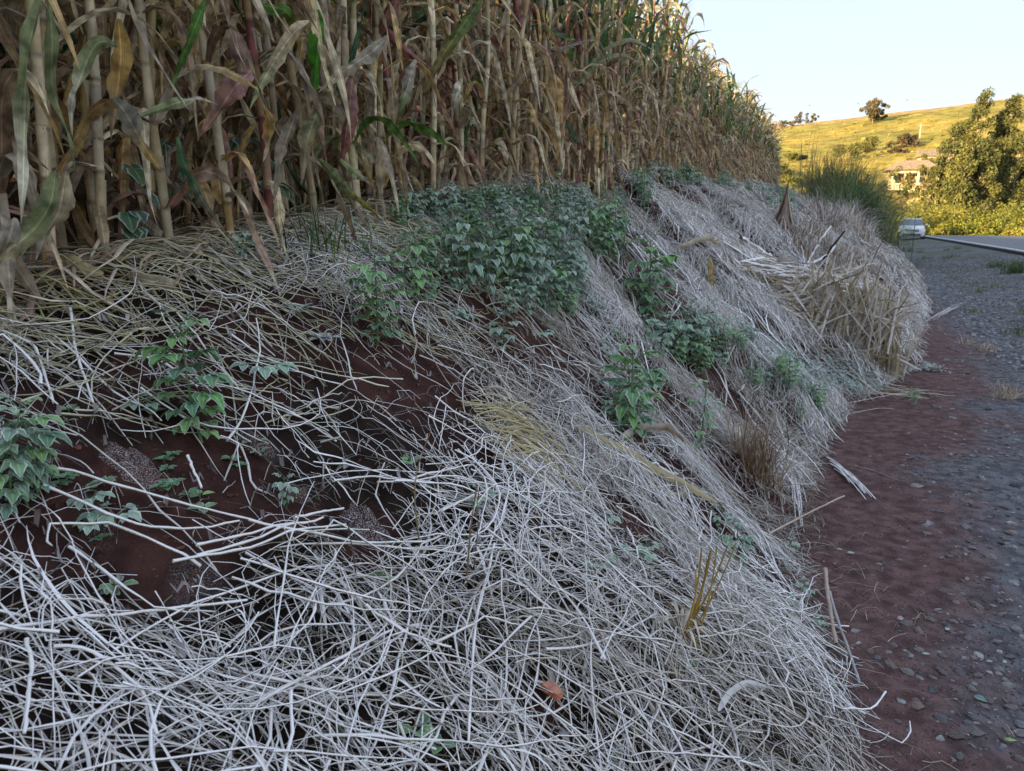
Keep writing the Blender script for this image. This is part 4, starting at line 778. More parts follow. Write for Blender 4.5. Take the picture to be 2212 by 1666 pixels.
blade('dry_straw_strip', [(1410, 1058), (1449, 1089), (1490, 1094)], 13, 'short curved pale blade below the long straight one', (.45, .38, .22), .15, .04)
blade('dry_straw_strip', [(1335, 984), (1384, 969), (1436, 967), (1480, 984)], 15, 'arched brown blade in front of the dark green bushy weed', (.28, .2, .12), .25, .07, lifts=[0, .03, .03, 0])
blade('fallen_maize_leaf', [(135, 469), (234, 510), (294, 534), (356, 560)], 26, 'grey fallen maize leaf sloping down from the stalks at the left', (.30, .26, .20), .3, .05, lifts=[.22, .15, .07, .02], mat=M_CORN)
blade('fallen_maize_leaf', [(112, 603), (170, 618), (228, 633)], 26, 'straight tan fallen maize leaf on yellow straw at the left', (.38, .31, .17), .1, .05, mat=M_CORN)
blade('fallen_maize_leaf', [(280, 636), (330, 646), (384, 657)], 24, 'pale tan fallen maize leaf beside small frosted weeds', (.36, .29, .2), .3, .05, mat=M_CORN)
blade('fallen_maize_leaf', [(0, 600), (60, 590), (130, 592)], 26, 'white frosted leaf lying at the left edge below drooping leaves', (.34, .3, .26), .8, .05)
blade('fallen_maize_leaf', [(1548, 1590), (1575, 1545), (1610, 1522), (1660, 1535)], 12, 'white frosted broad leaf lying over tan straw near the bottom', (.30, .28, .24), .55, .07)
def tuft(name, loc, n, h, spread, hw, cols, label, cat, droop=.6, fr=0., group=None, lean=(0, 0), npt=7, r0=.05, mat=None, top=0.):
    mb = MB(); u = np.linspace(0, 1, npt)[None]; a = rng.uniform(0, 6.28, n); L = h * rng.uniform(.55, 1.1, n)[:, None]; sp0 = (np.abs(rng.normal(0, spread, n)))[:, None]
    ph = sp0 + droop * rng.uniform(.3, 1.3, n)[:, None] * u ** 1.6; A = a[:, None] + rng.normal(0, .4, n)[:, None] * u
    st = np.stack([np.sin(ph) * np.cos(A) + lean[0], np.sin(ph) * np.sin(A) + lean[1], np.cos(ph)], -1) * (L / (npt - 1))[..., None]
    b = np.stack([rng.normal(0, r0, n), rng.normal(0, r0, n), np.zeros(n)], -1); b[:, 2] = Gxy(b[:, 0] + loc[0], b[:, 1] + loc[1]) - loc[2] - .01
    P = b[:, None] + np.concatenate([np.zeros((n, 1, 3)), np.cumsum(st[:, :-1], 1)], 1); P[..., 2] = np.maximum(P[..., 2], Gxy(P[..., 0] + loc[0], P[..., 1] + loc[1]) - loc[2] + .004)
    S = np.stack([-np.sin(A), np.cos(A), 0 * A + rng.normal(0, .3, n)[:, None]], -1); c = np.asarray(cols)[rng.integers(len(cols), size=n)] * rng.uniform(.75, 1.2, (n, 1))
    f_ = (fr * rng.uniform(.2, 1.2, n))[:, None, None]
    ribbons(mb, P, S, hw * rng.uniform(.6, 1.3, n)[:, None] * (1.04 - u ** 2), (-1, 0, 1), .3, c, np.clip(f_, 0, 1))
    o = mb.obj(name, mat or M_DRY, loc=loc); tag(o, label, cat, group); return o
GRASS = [(.07, .15, .03), (.10, .18, .04), (.05, .11, .03)]; BRN = [(.24, .15, .09), (.30, .21, .13), (.18, .10, .06), (.34, .27, .18)]; STR = [(.48, .39, .25), (.38, .30, .18), (.54, .47, .33), (.42, .34, .24)]
tuft('grass_tuft', hit(690, 560), 70, .26, .35, .0028, GRASS, 'bright green grass tuft at the feet of the maize', 'grass tuft', .7, .1)
tuft('grass_tuft', hit(790, 545), 40, .2, .5, .0024, GRASS, 'smaller green grass tuft right of the bright one by the maize', 'grass tuft', .8, .3)
tuft('grass_tuft', hit(1200, 445), 30, .3, .3, .003, GRASS, 'grass blades standing against the maize behind the weed patch', 'grass tuft', .5, .1)
tuft('brown_grass_tuft', hit(1628, 1035), 300, .46, .6, .0030, BRN, 'brown dead grass tuft fanning out at the edge of the red path', 'grass tuft', 1.3, .15, r0=.06)
for px, py, h, lb in [(1600, 985, .40, 'thin dark dry stem standing left in the brown grass tuft'), (1655, 1000, .42, 'thin dark dry stem standing in the middle of the brown grass tuft'), (1690, 1015, .36, 'thin dark dry stem leaning right over the brown grass tuft')]:
    p = hit(px, py); mb = MB(); k = rng.uniform(-.12, .12); q = np.linspace(0, 1, 6); tubes(mb, np.stack([k * q + .02 * np.sin(q * 5), .03 * q, h * q], -1), np.linspace(.0025, .001, 6), 4, (.07, .05, .04))
    for j in range(4): b = np.array([k * (.5 + .1 * j), .015, h * (.5 + .1 * j)]); tubes(mb, np.array([b, b + [rng.uniform(-.06, .06), rng.uniform(-.04, .04), .07]]), .0009, 3, (.08, .05, .04))
    tag(mb.obj('withered_twig', M_STALK, loc=p), lb, 'dry stem', 'dark stems in the brown grass tuft')
# golden stems in the lower right
p = hit(1470, 1395); root = empty('golden_stem_tuft', p)
for tx, ty, r_ in [(1515, 1185, .0035), (1548, 1180, .003), (1535, 1190, .0045), (1572, 1178, .003), (1528, 1210, .004), (1590, 1172, .0025), (1503, 1230, .003), (1470, 1290, .002), (1455, 1310, .002)]:
    e = at(tx, ty, p[1] + rng.uniform(-.02, .06)); q = np.linspace(0, 1, 8)[:, None]; b = p + [rng.normal(0, .012), rng.normal(0, .012), -.01]; P = b + (e - b) * q + np.array([.012, 0, 0]) * np.sin(q * 3.1) - p
    mb = MB(); tubes(mb, P, np.linspace(r_, r_ * .7, 8) * (1 + .3 * (np.arange(8) % 3 == 0)), 6, (.36, .235, .06), .1); kid(mb.obj('stem', M_STALK), root)
mb = MB(); n = 26; q = np.linspace(0, 1, 6); a = rng.uniform(0, 6.28, n); P = np.stack([np.cos(a)[:, None] * q * .10, np.sin(a)[:, None] * q * .10, .03 + .06 * np.sin(q * 3)[None] * rng.uniform(.3, 1.4, (n, 1))], -1)
ribbons(mb, P, np.stack([-np.sin(a), np.cos(a), 0 * a], -1)[:, None] * np.ones((1, 6, 1)), .004 * np.sin(.2 + 2.8 * q), (-1, 0, 1), .3, np.array(STR)[rng.integers(4, size=n)], .3); kid(mb.obj('dead_blades', M_DRY), root)
tag(root, 'tuft of stiff golden stems standing in straw at the lower right', 'stem tuft')
# thin single stems standing in the straw
def standing(pts, r, label, col=(.30, .22, .10)):
    p = hit(*pts[0]); P = resample([at(px, py, p[1] + .0 * i) for i, (px, py) in enumerate(pts)], 14); P[0, 2] -= .01
    mb = MB(); tubes(mb, P - p, np.linspace(r, r * .55, 14) * (1 + .35 * (np.arange(14) % 5 == 2)), 5, col, .1); tag(mb.obj('standing_stem', M_STALK, loc=p), label, 'dry stem')
standing([(913, 1222), (900, 1130), (893, 1050), (908, 985), (932, 928)], .0022, 'tall thin dry stem leaning right in the middle of the straw')
standing([(1006, 1280), (1016, 1140), (1030, 1050)], .0028, 'standing brown stem with a yellow foot right of the tall thin one', (.28, .18, .08))
standing([(1022, 1250), (1035, 1110), (1026, 1130), (1034, 1060)], .0018, 'thin brown stem close beside the brown stem with a yellow foot', (.2, .15, .1))
standing([(798, 1300), (772, 1262), (765, 1215), (752, 1130)], .0022, 'short dark stem with a hooked foot below the frosted clod', (.10, .08, .06))
standing([(1850, 640), (1905, 520), (1948, 470), (1955, 455)], .006, 'thin dark bare stem leaning towards the road in front of the car', (.12, .09, .08))
# brick, soil clods, leaves on the path
p = hit(1190, 1545); mb = MB(); k = up(p, 1)
V = np.array([[-24, -9, 0], [22, -11, 0], [26, 8, 0], [-20, 12, 0], [-21, -7, 17], [16, -10, 20], [23, 6, 17], [-15, 9, 21], [2, -12, 22], [4, 10, 23], [-25, 2, 9], [27, -2, 8]]) * k
mb.add(V, [[0, 3, 2, 1], [4, 8, 9, 7], [8, 5, 6, 9]], [[0, 1, 8], [0, 8, 4], [1, 5, 8], [1, 2, 11], [1, 11, 5], [11, 2, 6], [5, 11, 6], [2, 3, 9], [2, 9, 6], [3, 7, 9], [3, 0, 10], [0, 4, 10], [4, 7, 10], [7, 3, 10]], (.50, .15, .065), (0, 0, .25))
M_BRICK = material('brick', .9, (60, .75, 1.2), frost=.5, bump=.5, bscale=200); o = mb.obj('brick_fragment', M_BRICK, smoothed=False, loc=p + [0, 0, .055]); o.rotation_euler = (.25, .3, -.55); tag(o, 'small broken piece of orange brick lying in the straw', 'brick')
def clod(px, py, wpx, hpx, fr, label):
    p = hit(px, py); rx = up(p, wpx) * .5; hz_ = up(p, hpx); a = np.linspace(0, 2 * np.pi, 33)[:-1]; n = 14; f = np.linspace(0, 1, n); mb = MB()
    A, F = np.meshgrid(a, f); prof = np.cos(F * np.pi / 2) ** .8; x = np.cos(A) * F * rx * 1.1; y = np.sin(A) * F * rx * .8
    nzz = fbm(x * 40 + px, y * 40, 1.5, 4, 3) - .45; z = prof * hz_ * (1 + nzz * .9) + nzz * .012 * (1 - F) ; x = x * (1 + nzz * .5); y = y * (1 + nzz * .5)
    z = z + Gxy(x + p[0], y + p[1]) - p[2] - .006; I = np.arange(n * 32).reshape(n, 32); J = np.roll(I, -1, 1); Q = np.stack([I[:-1], I[1:], J[1:], J[:-1]], -1).reshape(-1, 4)
    mb.add(np.stack([x, y, z], -1), Q, None, (.065, .024, .018), (0, 0, fr)); tag(mb.obj('soil_clod', M_GROUND, loc=p), label, 'soil clod')
clod(790, 1155, 105, 62, 1.0, 'dark red soil clod capped with white frost among pale stalks'); clod(640, 1068, 60, 24, .7, 'frosted soil lump behind the small weed, left of the stalk bundle'); clod(290, 1008, 130, 18, .8, 'flat frosted patch of soil lumps beside the bare red soil'); clod(552, 962, 80, 24, .7, 'frosted soil lump right of the bright green weed'); clod(1600, 1010, 60, 26, .1, 'bare red soil clod behind the brown grass tuft')
def path_leaf(px, py, L, W_, col, ang, label):
    p = hit(px, py); mb = MB(); leaflet(mb, np.array([-L / 2, 0, .010]), (1, 0, .1), (0, 0, 1), L, W_, .1, np.array(col), .12); o = mb.obj('fallen_leaf', M_WEED, loc=p); o.rotation_euler = (.15, 0, ang); tag(o, label, 'fallen leaf', 'fallen leaves on the path')
for a in [(2118, 1516, .042, .012, (.14, .30, .28), -1.1, 'blue green oval leaf lying on the red path at the lower right'), (2000, 1418, .028, .006, (.3, .42, .34), -.2, 'pale green leaf scrap between grey stones'), (2046, 1364, .022, .008, (.45, .5, .5), .3, 'whitish leaf scrap among stones near the path edge'), (2137, 1434, .024, .006, (.3, .42, .34), -.1, 'pale green scrap left of another on the gravel'), (2169, 1435, .018, .006, (.28, .40, .34), .6, 'pale green scrap right of another on the gravel'), (2182, 1605, .035, .007, (.30, .42, .08), -.2, 'yellow green leaf strip at the lower right edge'), (1838, 1199, .035, .010, (.40, .5, .46), -.2, 'pale leaf on red soil at the end of a thin stick, right one'), (1814, 1191, .03, .006, (.35, .45, .4), -.6, 'pale leaf on red soil at the end of a thin stick, left one')]: path_leaf(*a)
# bundle of unfrosted straw in the middle, straw heap on the right
def sheaf(name, pts, n, spread, Lr, r_, cols, fr, label, cat, lift=.05, n_=7):
    c0, c1 = hit(*pts[0]), hit(*pts[1]); c = (c0 + c1) / 2; d = c1 - c0; mb = MB(); q = np.linspace(0, 1, n_)
    L = rng.uniform(*Lr, n); b = rng.uniform(0, .6, n); side = norm(np.cross(d, [0, 0, 1])); of = rng.normal(0, spread, n); of2 = of + rng.normal(0, spread * .8, n)
    f = b[:, None] + L[:, None] * q; P = c0 + d * f[..., None] + side * (of[:, None] * (1 - q) + of2[:, None] * q)[..., None]
    P[..., 2] = Gxy(P[..., 0], P[..., 1]) + rng.uniform(.004, lift, n)[:, None] + .02 * np.sin(q * 3.1)
    tubes(mb, P - c, rng.uniform(*r_, n)[:, None] * np.ones((1, n_)), 4, np.array(cols)[rng.integers(len(cols), size=n)], fr); tag(mb.obj(name, M_STRAW, loc=c), label, cat)
sheaf('straw_bundle', [(1005, 925), (1190, 1000)], 110, .07, (.35, .8), (.0012, .0024), [(.46, .38, .20), (.40, .32, .15), (.50, .43, .27)], .12, 'bundle of clean yellow straw without frost in the middle of the bank', 'straw bundle', .08)
FWH = [(.42, .40, .38)]
sheaf('frosted_leaf_bundle', [(1780, 990), (1846, 1052)], 16, .014, (.6, 1.0), (.002, .0045), FWH, 1., 'blue white bundle of frosted leaves pointing out to the path', 'leaf bundle', .03)
sheaf('frosted_leaf_bundle', [(1718, 1030), (1728, 1108)], 12, .014, (.6, 1.0), (.002, .004), FWH, 1., 'blue white frosted leaves hanging down by the brown grass tuft', 'leaf bundle', .03)
sheaf('frosted_leaf_bundle', [(1985, 695), (2070, 660)], 12, .03, (.3, .8), (.0015, .003), FWH, .8, 'white frosted stalks lying on gravel right of the heap', 'leaf bundle', .04)
def heap(name, px, py, wm, hm, n, label):
    """stiff straight cane straw thrown on a pile: flat frosted top, tan front, a sheaf standing at its right end"""
    p = hit(px, py); d = np.array([SN, CN, 0]); rt = np.array([CN, -SN, 0]); mb = MB(); q = np.linspace(0, 1, 6); us = np.array([0, 0, 1.])
    def put(c, dr, L, hw, fr, kink=.5):
        m = len(L); k = rng.normal(0, kink, m)[:, None] * np.clip(q - rng.uniform(.3, .7, m)[:, None], 0, 1); dr = norm(dr); pr = norm(np.cross(dr, us + .01)); P = c[:, None] + dr[:, None] * (L[:, None] * (q - .5))[..., None] + (pr * .6 + us * -.6)[:, None] * (np.abs(k) * L[:, None] * .7)[..., None] + pr[:, None] * (k * L[:, None] * .4)[..., None]
        P[..., 2] = np.maximum(P[..., 2], Gxy(P[..., 0], P[..., 1]) + .006); S = norm(np.cross(dr, rng.normal(0, 1, (m, 3))))
        ribbons(mb, P - p, S[:, None] * np.ones((1, 6, 1)), hw[:, None] * np.sin(.5 + 2.3 * q)[None], (-1, 0, 1), .4, np.array(STR)[rng.integers(4, size=m)] * rng.uniform(.7, 1.15, (m, 1)), np.clip(fr, 0, 1)[:, None, None])
    def surf(x, y):    # height of the pile at x across, y deep
        e = np.clip(1 - (np.abs(x) / (wm * .56)) ** 3, 0, 1) * smooth(y, -.30, .02) * (1 - smooth(y, .75, 1.2)); return hm * e * (.62 + .22 * smooth(x, -.2, .6) + .35 * (vn(x, y, 2.2, 77) - .5))
    m = int(n * .45); x = rng.uniform(-.58, .58, m) * wm; y = rng.uniform(.0, 1.0, m); c = p + rt * x[:, None] + d * y[:, None]; c[:, 2] = Gxy(c[:, 0], c[:, 1]) * .6 + p[2] * .4 + surf(x, y) * rng.uniform(.75, 1.05, m); a = rng.normal(0, .7, m)
    put(c, rt * np.cos(a)[:, None] + d * np.sin(a)[:, None] + us * rng.normal(-.05, .22, m)[:, None], rng.uniform(.3, .75, m), rng.uniform(.006, .014, m), .85 + rng.uniform(0, .6, m))
    m = int(n * .55); x = rng.uniform(-.6, .58, m) * wm; y = rng.uniform(-.30, .06, m); c = p + rt * x[:, None] + d * y[:, None]; c[:, 2] = p[2] + surf(x, y) * rng.uniform(.2, 1.0, m) + .03
    a = np.where(x < .1, rng.normal(.45, .5, m), rng.normal(1.25, .45, m)) * np.where(rng.random(m) < .25, -1, 1)
    put(c, rt * np.cos(a)[:, None] - us * np.sin(-a)[:, None] + d * rng.normal(.15, .25, m)[:, None], rng.uniform(.3, .75, m), rng.uniform(.006, .013, m), np.where(c[:, 2] - p[2] > hm * .5, rng.uniform(.2, 1, m), rng.uniform(0, .65, m)))
    m = n // 6; x = wm * .5 + rng.normal(.06, .09, m); y = rng.normal(.25, .16, m); L = hm * rng.uniform(.5, 1.15, m); c = p + rt * x[:, None] + d * y[:, None]; c[:, 2] = Gxy(c[:, 0], c[:, 1]) + L * .46
    put(c, us + rt * rng.normal(.14, .16, m)[:, None] + d * rng.normal(0, .16, m)[:, None], L, rng.uniform(.006, .012, m), rng.uniform(0, .2, m), .25)
    m = 90; x = rng.uniform(-.4, .8, m) * wm; c = p + rt * x[:, None] + d * rng.uniform(-.55, -.2, m)[:, None]; c[:, 2] = Gxy(c[:, 0], c[:, 1]) + .02; a = rng.normal(0, .8, m)
    put(c, rt * np.cos(a)[:, None] + d * np.sin(a)[:, None], rng.uniform(.2, .7, m), rng.uniform(.003, .006, m), rng.uniform(.1, .9, m))
    m = 60; a = rng.uniform(.2, 2.9, m); x = rng.uniform(-.5, .55, m) * wm; y = rng.uniform(.0, .7, m); c = p + rt * x[:, None] + d * y[:, None]; c[:, 2] = p[2] + surf(x, y) + .08
    put(c, rt * np.cos(a)[:, None] + us * np.sin(a)[:, None] * .8 + d * rng.normal(0, .5, m)[:, None], rng.uniform(.15, .4, m), rng.uniform(.003, .006, m), rng.uniform(.4, 1, m))
    tag(mb.obj(name, M_DRY, loc=p), label, 'straw heap')
heap('straw_heap', 1725, 685, 1.5, .58, 850, 'big heap of bent dry cane straw with frosted crown by the path bend')
blade('hanging_leaf', [(1459, 562), (1500, 555), (1558, 553)], 9, 'ochre strip of dead leaf lying level on white straw', (.36, .28, .16), .2, .12)
p = hit(1541, 632); mb = MB(); P = resample([at(1532, 556, p[1]), at(1537, 588, p[1]), at(1541, 632, p[1])], 9); u = np.linspace(0, 1, 9); ribbons(mb, P - p, np.array([[1, .2, 0.]]) * np.ones((9, 1)), .028 * np.sin(.3 + 2.8 * u), (-1, 0, 1), .3, (.38, .27, .12), 0.); tag(mb.obj('hanging_leaf', M_CORN, loc=p), 'ochre dead leaf hanging straight down over white straw', 'dry leaf')
# forked branch
root = empty('forked_branch', hit(1728, 600)); b0 = np.array(root.location)
def limb(pts, r0, r1, col, fr, nm='limb'):
    P = resample([at(px, py, b0[1] + .06 * i) for i, (px, py) in enumerate(pts)], 12) - b0; mb = MB(); tubes(mb, P + rng.normal(0, .004, P.shape), np.linspace(r0, r1, 12), 7, col, fr); kid(mb.obj(nm, M_STRAW), root)
limb([(1712, 606), (1742, 574), (1780, 559), (1806, 532)], .028, .018, (.22, .17, .13), 1.); limb([(1780, 558), (1800, 530), (1812, 514), (1825, 500)], .016, .009, (.02, .018, .018), 0.); limb([(1745, 570), (1764, 533), (1779, 510), (1796, 489)], .014, .010, (.25, .2, .15), 1.); limb([(1738, 577), (1736, 550), (1731, 530)], .008, .005, (.3, .24, .18), .9)
tag(root, 'forked dead branch, white with frost and black at one tip', 'branch')
p = hit(1686, 600); mb = MB(); q = np.linspace(0, 1, 5); tubes(mb, np.stack([.02 * q, 0 * q, q * .28 - .03], -1), np.array([.07, .06, .055, .06, .04]), 9, (.13, .075, .04), .4); tag(mb.obj('stump', M_STRAW, loc=p), 'short broken brown stump among frosted branches', 'stump')
# shock of dry stalks, brown hummocks and tall grass on the far bank
p = hit(1690, 498); h = up(p, 100); mb = MB(); n = 90; a = rng.uniform(0, 6.28, n); q = np.linspace(0, 1, 6); rb = rng.uniform(.2, 1, n) * h * .32
P = np.stack([(np.cos(a) * rb)[:, None] * (1 - q) ** 1.6 + .05 * q * h, (np.sin(a) * rb)[:, None] * (1 - q) ** 1.6, (h * rng.uniform(.6, 1.05, n))[:, None] * q], -1); ribbons(mb, P, np.stack([-np.sin(a), np.cos(a), 0 * a], -1)[:, None] * np.ones((1, 6, 1)), .016 * np.sin(.6 + 2.2 * q), (-1, 0, 1), .3, np.array(BRN)[rng.integers(4, size=n)] * .9, .15)
tag(mb.obj('stalk_shock', M_DRY, loc=p), 'upright cone of brown dead stalks on the far bank', 'stalk bundle')
BRN2 = [(.30, .22, .15), (.38, .30, .21), (.24, .16, .11), (.42, .36, .27)]
GH = 'brown dead grass clumps on the far bank'
for px, py, hp in [(1735, 560, 70), (1775, 545, 80), (1810, 575, 70), (1835, 565, 55), (1870, 585, 40), (1790, 500, 90), (1830, 505, 95), (1865, 530, 85), (1755, 510, 70), (1720, 520, 60), (1800, 470, 90), (1840, 470, 95), (1770, 475, 80), (1880, 555, 45), (1880, 490, 75)]:
    p = hit(px, py); tuft('dead_grass_clump', p, 260, up(p, hp) * .95, .55, .0055, BRN2, 'clump of brown drooping dead grass on the far bank before the tall green grass', 'grass clump', 2.1, .75, GH, r0=up(p, 16))
TG = [(.09, .17, .06), (.13, .21, .07), (.16, .2, .09), (.08, .14, .07), (.26, .23, .12)]
for px, py, dist, hp, n, lb in [(1852, 510, 27, 165, 420, 'tall green cane grass clump nearest the road'), (1832, 500, 30, 185, 420, 'tall green cane grass clump in the middle of the stand'), (1795, 490, 32, 170, 320, 'tall green cane grass clump at the left of the stand'), (1872, 512, 33, 110, 300, 'low dark green grass clump at the road side of the stand')]:
    p = at(px, py, dist); p[2] = Gxy(p[0], p[1]); h = up(p, 505 - (505 - hp) + 0) * 1.0
    tuft('tall_grass_clump', p, n * 3, h * .92, .55, .013, TG, lb, 'tall grass', 2.0, 0., npt=9, r0=.5, mat=M_FAR)
for px, dist, hp, lb in [(1765, 30, 170, 'thin tan cane stems with bare tops left of the green stand'), (1800, 31, 190, 'thin tan cane stems rising from the left part of the stand'), (1840, 31, 200, 'tallest bare canes rising from the middle of the stand')]:
    p = at(px, 490, dist); p[2] = Gxy(p[0], p[1]); h = up(p, hp); tuft('bare_cane_clump', p, 60, h, .12, .012, [(.22, .17, .09), (.16, .13, .07), (.30, .24, .10)], lb, 'cane stems', .35, 0., npt=7, r0=.5, mat=M_FAR)
for px, py, n, h, lb in [(2195, 590, 300, .5, 'lush green grass tuft at the right edge by the road'), (2150, 578, 140, .3, 'small green grass tuft left of the lush one by the road'), (2060, 555, 80, .22, 'low green grass on the gravel below the white road line'), (2000, 560, 70, .2, 'low green grass on gravel in front of the car'), (1960, 545, 90, .3, 'green grass at the far foot of the bank')]:
    tuft('grass_tuft', hit(px, py), n, h, .5, .004, [(.08, .13, .035), (.12, .16, .05), (.06, .10, .03)], lb, 'grass tuft', .8, 0., r0=.16)
for px, py, n, h, lb in [(2170, 860, 90, .22, 'tan dead grass tuft on the gravel at the right edge'), (2130, 760, 60, .2, 'tan dead grass tuft on gravel beside the straw heap'), (2090, 745, 40, .16, 'thin tan dead grass next to the straw heap on gravel')]:
    tuft('dead_grass_tuft', hit(px, py), n, h, .7, .003, STR, lb, 'grass tuft', 1.3, .15, r0=.05)

for i in range(26):
    s_ = rng.uniform(12, 48); t_ = float(foot(s_)) + rng.uniform(.6, 3.4); x_, y_ = st2xy(s_, t_)
    tuft('roadside_tuft', np.array([x_, y_, float(G(s_, t_))]), int(rng.integers(50, 110)), rng.uniform(.1, .22), .6, .005, [(.10, .15, .045), (.15, .18, .07), (.22, .2, .10)], 'small green tuft growing on the roadside gravel towards the car', 'grass tuft', 1.0, .1, 'green tufts on the roadside gravel', r0=.1)
# ------------------------------------------------------------------ car, road sign
rng = np.random.default_rng(71)
def spot(px, dist, sub=None):
    az = math.atan((px - 1106) / (FPX * cp + 348 * sp)); x = math.tan(az) * dist; return np.array([x, dist, land(x, dist)])
def loft(mb, secs, col, cap=True, fr=0.):
    """secs: list of closed rings (k,3)"""
    S = np.array(secs, float); n, k = S.shape[:2]; I = np.arange(n * k).reshape(n, k); J = np.roll(I, -1, 1)
    Q = np.stack([I[:-1], J[:-1], J[1:], I[1:]], -1).reshape(-1, 4); mb.add(S.reshape(-1, 3), Q, None, col, (0, 0, fr))
    if cap:
        for r_ in (0, n - 1):
            c = len(mb.v) and S[r_].mean(0); m = mb.n; mb.add(np.vstack([S[r_], c]), None, [[i, (i + 1) % k, k] for i in range(k)], col, (0, 0, fr))
def ring(y, zb, zt, wb, wt, r=.1):
    """rounded cross section of a car body at station y"""
    return [(-wb, y, zb + r), (-wb * .9, y, zb), (wb * .9, y, zb), (wb, y, zb + r), (wb * 1.01, y, zb + (zt - zb) * .6), (wt, y, zt - r * .6), (wt * .86, y, zt), (-wt * .86, y, zt), (-wt, y, zt - r * .6), (-wb * 1.01, y, zb + (zt - zb) * .6)]
M_PAINT = material('white car paint', .25, (3, .97, 1.03), spec=.6); M_GLASS = material('car glass', .05, (3, .95, 1.05), spec=.8); M_BLACK = material('black rubber and plastic', .6, (10, .8, 1.1)); M_LAMP = material('lamp glass', .12, (3, .95, 1.05), spec=.8)
p = spot(1970, 58); p[2] = Gxy(p[0], p[1]) + .0; root = empty('parked_car', p, -R(26))
WHT = (.72, .74, .78)
mb = MB(); loft(mb, [ring(y, a, b, c, d) for y, a, b, c, d in [(-2.02, .36, .62, .62, .60), (-1.95, .24, .78, .78, .72), (-1.7, .20, .90, .85, .78), (-1.2, .20, 1.0, .88, .80), (-.75, .20, 1.05, .89, .82), (.3, .2, 1.06, .89, .82), (1.4, .2, 1.05, .88, .80), (1.85, .28, 1.0, .82, .74), (1.95, .4, .9, .74, .68)]], WHT); kid(mb.obj('body', M_PAINT), root)
mb = MB(); loft(mb, [[(-w1, y, z0), (w1, y, z0), (w2, y, z1), (w2 * .8, y, z1 + .03), (-w2 * .8, y, z1 + .03), (-w2, y, z1)] for y, z0, z1, w1, w2 in [(-.12, 1.03, 1.47, .80, .66), (.4, 1.04, 1.52, .81, .67), (1.2, 1.04, 1.48, .80, .65), (1.45, 1.03, 1.42, .78, .62)]], WHT); kid(mb.obj('cabin', M_PAINT), root)
def quad(name, v, mat, col, par=None, th=.012):
    mb = MB(); v = np.array(v, float); nn = norm(np.cross(v[1] - v[0], v[3] - v[0])) * th; mb.add(np.vstack([v, v + nn]), [[0, 1, 2, 3], [7, 6, 5, 4], [0, 4, 5, 1], [1, 5, 6, 2], [2, 6, 7, 3], [3, 7, 4, 0]], None, col); o = mb.obj(name, mat, smoothed=False); kid(o, par or root); return o
quad('windscreen', [(-.74, -.86, 1.05), (.74, -.86, 1.05), (.62, -.16, 1.47), (-.62, -.16, 1.47)], M_GLASS, (.10, .13, .18))
for sg in (-1, 1):
    quad('side_window', [(sg * .80, -.45, 1.10), (sg * .80, 1.2, 1.10), (sg * .675, 1.05, 1.44), (sg * .675, .0, 1.44)], M_GLASS, (.05, .06, .08))
    mb = MB(); rocks(mb, np.array([[sg * .98, -.62, 1.08]]), .12, rng, .75, np.array(WHT), .05); kid(mb.obj('door_mirror', M_PAINT), root)
    quad('headlight', [(sg * .50, -1.995, .62), (sg * .80, -1.93, .60), (sg * .80, -1.80, .86), (sg * .66, -1.88, .80)], M_LAMP, (.82, .80, .70), th=.03)
    for y in (-1.28, 1.30):
        w_ = empty('wheel', (sg * .80, y, .31)); mb = MB(); q = np.array([-.1, -.1, .1, .1]); a = np.linspace(0, 2 * np.pi, 19)[:-1]
        loft(mb, [[(x, r * math.cos(b), r * math.sin(b)) for b in a] for x, r in [(-.09, .24), (-.1, .29), (-.07, .31), (.07, .31), (.1, .29), (.09, .24)]], (.03, .03, .03), False); kid(w_, root); kid(mb.obj('tyre', M_BLACK), w_)
        mb = MB(); loft(mb, [[(x, r * math.cos(b), r * math.sin(b)) for b in a] for x, r in [(-.06, .235), (.06, .235)]], (.4, .4, .42)); kid(mb.obj('rim', M_PAINT), w_)
mb = MB(); box(mb, (0, -1.995, .66), (.86, .06, .15), (.04, .045, .05)); box(mb, (0, -2.02, .66), (.84, .04, .03), (.45, .45, .47)); kid(mb.obj('grille', M_BLACK, smoothed=False), root)
mb = MB(); box(mb, (0, -2.0, .36), (1.16, .08, .12), (.05, .05, .055)); kid(mb.obj('air_intake', M_BLACK, smoothed=False), root)
mb = MB(); box(mb, (0, -2.05, .49), (.40, .02, .12), (.5, .5, .5)); kid(mb.obj('number_plate', M_PAINT, smoothed=False), root)
tag(root, 'white hatchback car facing the camera on the roadside gravel', 'car')
# round red and white sign standing below the crest of the road
p = spot(2053, 86); zc_ = at(2053, 501, 86)[2]; root = empty('road_sign', (p[0], p[1], p[2]), -R(28))
hpost = zc_ - p[2]; mb = MB(); q = np.array([[0, .05, -.2], [0, .05, hpost + .3]]); tubes(mb, q, .035, 8, (.4, .4, .4)); kid(mb.obj('post', M_PLAIN), root)
def disc(name, r0, r1, y, col, par):
    a = np.linspace(0, 2 * np.pi, 33)[:-1]; mb = MB(); loft(mb, [[(r * math.cos(b), yy, hpost + r * math.sin(b)) for b in a] for r, yy in ((r0, y), (r1, y), (r1, y + .012), (r0, y + .012))] , col, r0 < .01); kid(mb.obj(name, M_PLAIN), par)
disc('red_rim', .31, .42, -.012, (.65, .05, .05), root); disc('face', .005, .32, 0, (.75, .75, .76), root)
for cx, c in ((-.11, (.03, .03, .03)), (.11, (.55, .05, .05))):
    mb = MB(); box(mb, (cx, -.012, hpost - .02), (.15, .012, .09), c); box(mb, (cx, -.012, hpost + .055), (.10, .012, .06), c); kid(mb.obj('car_symbol', M_PLAIN, smoothed=False), root)
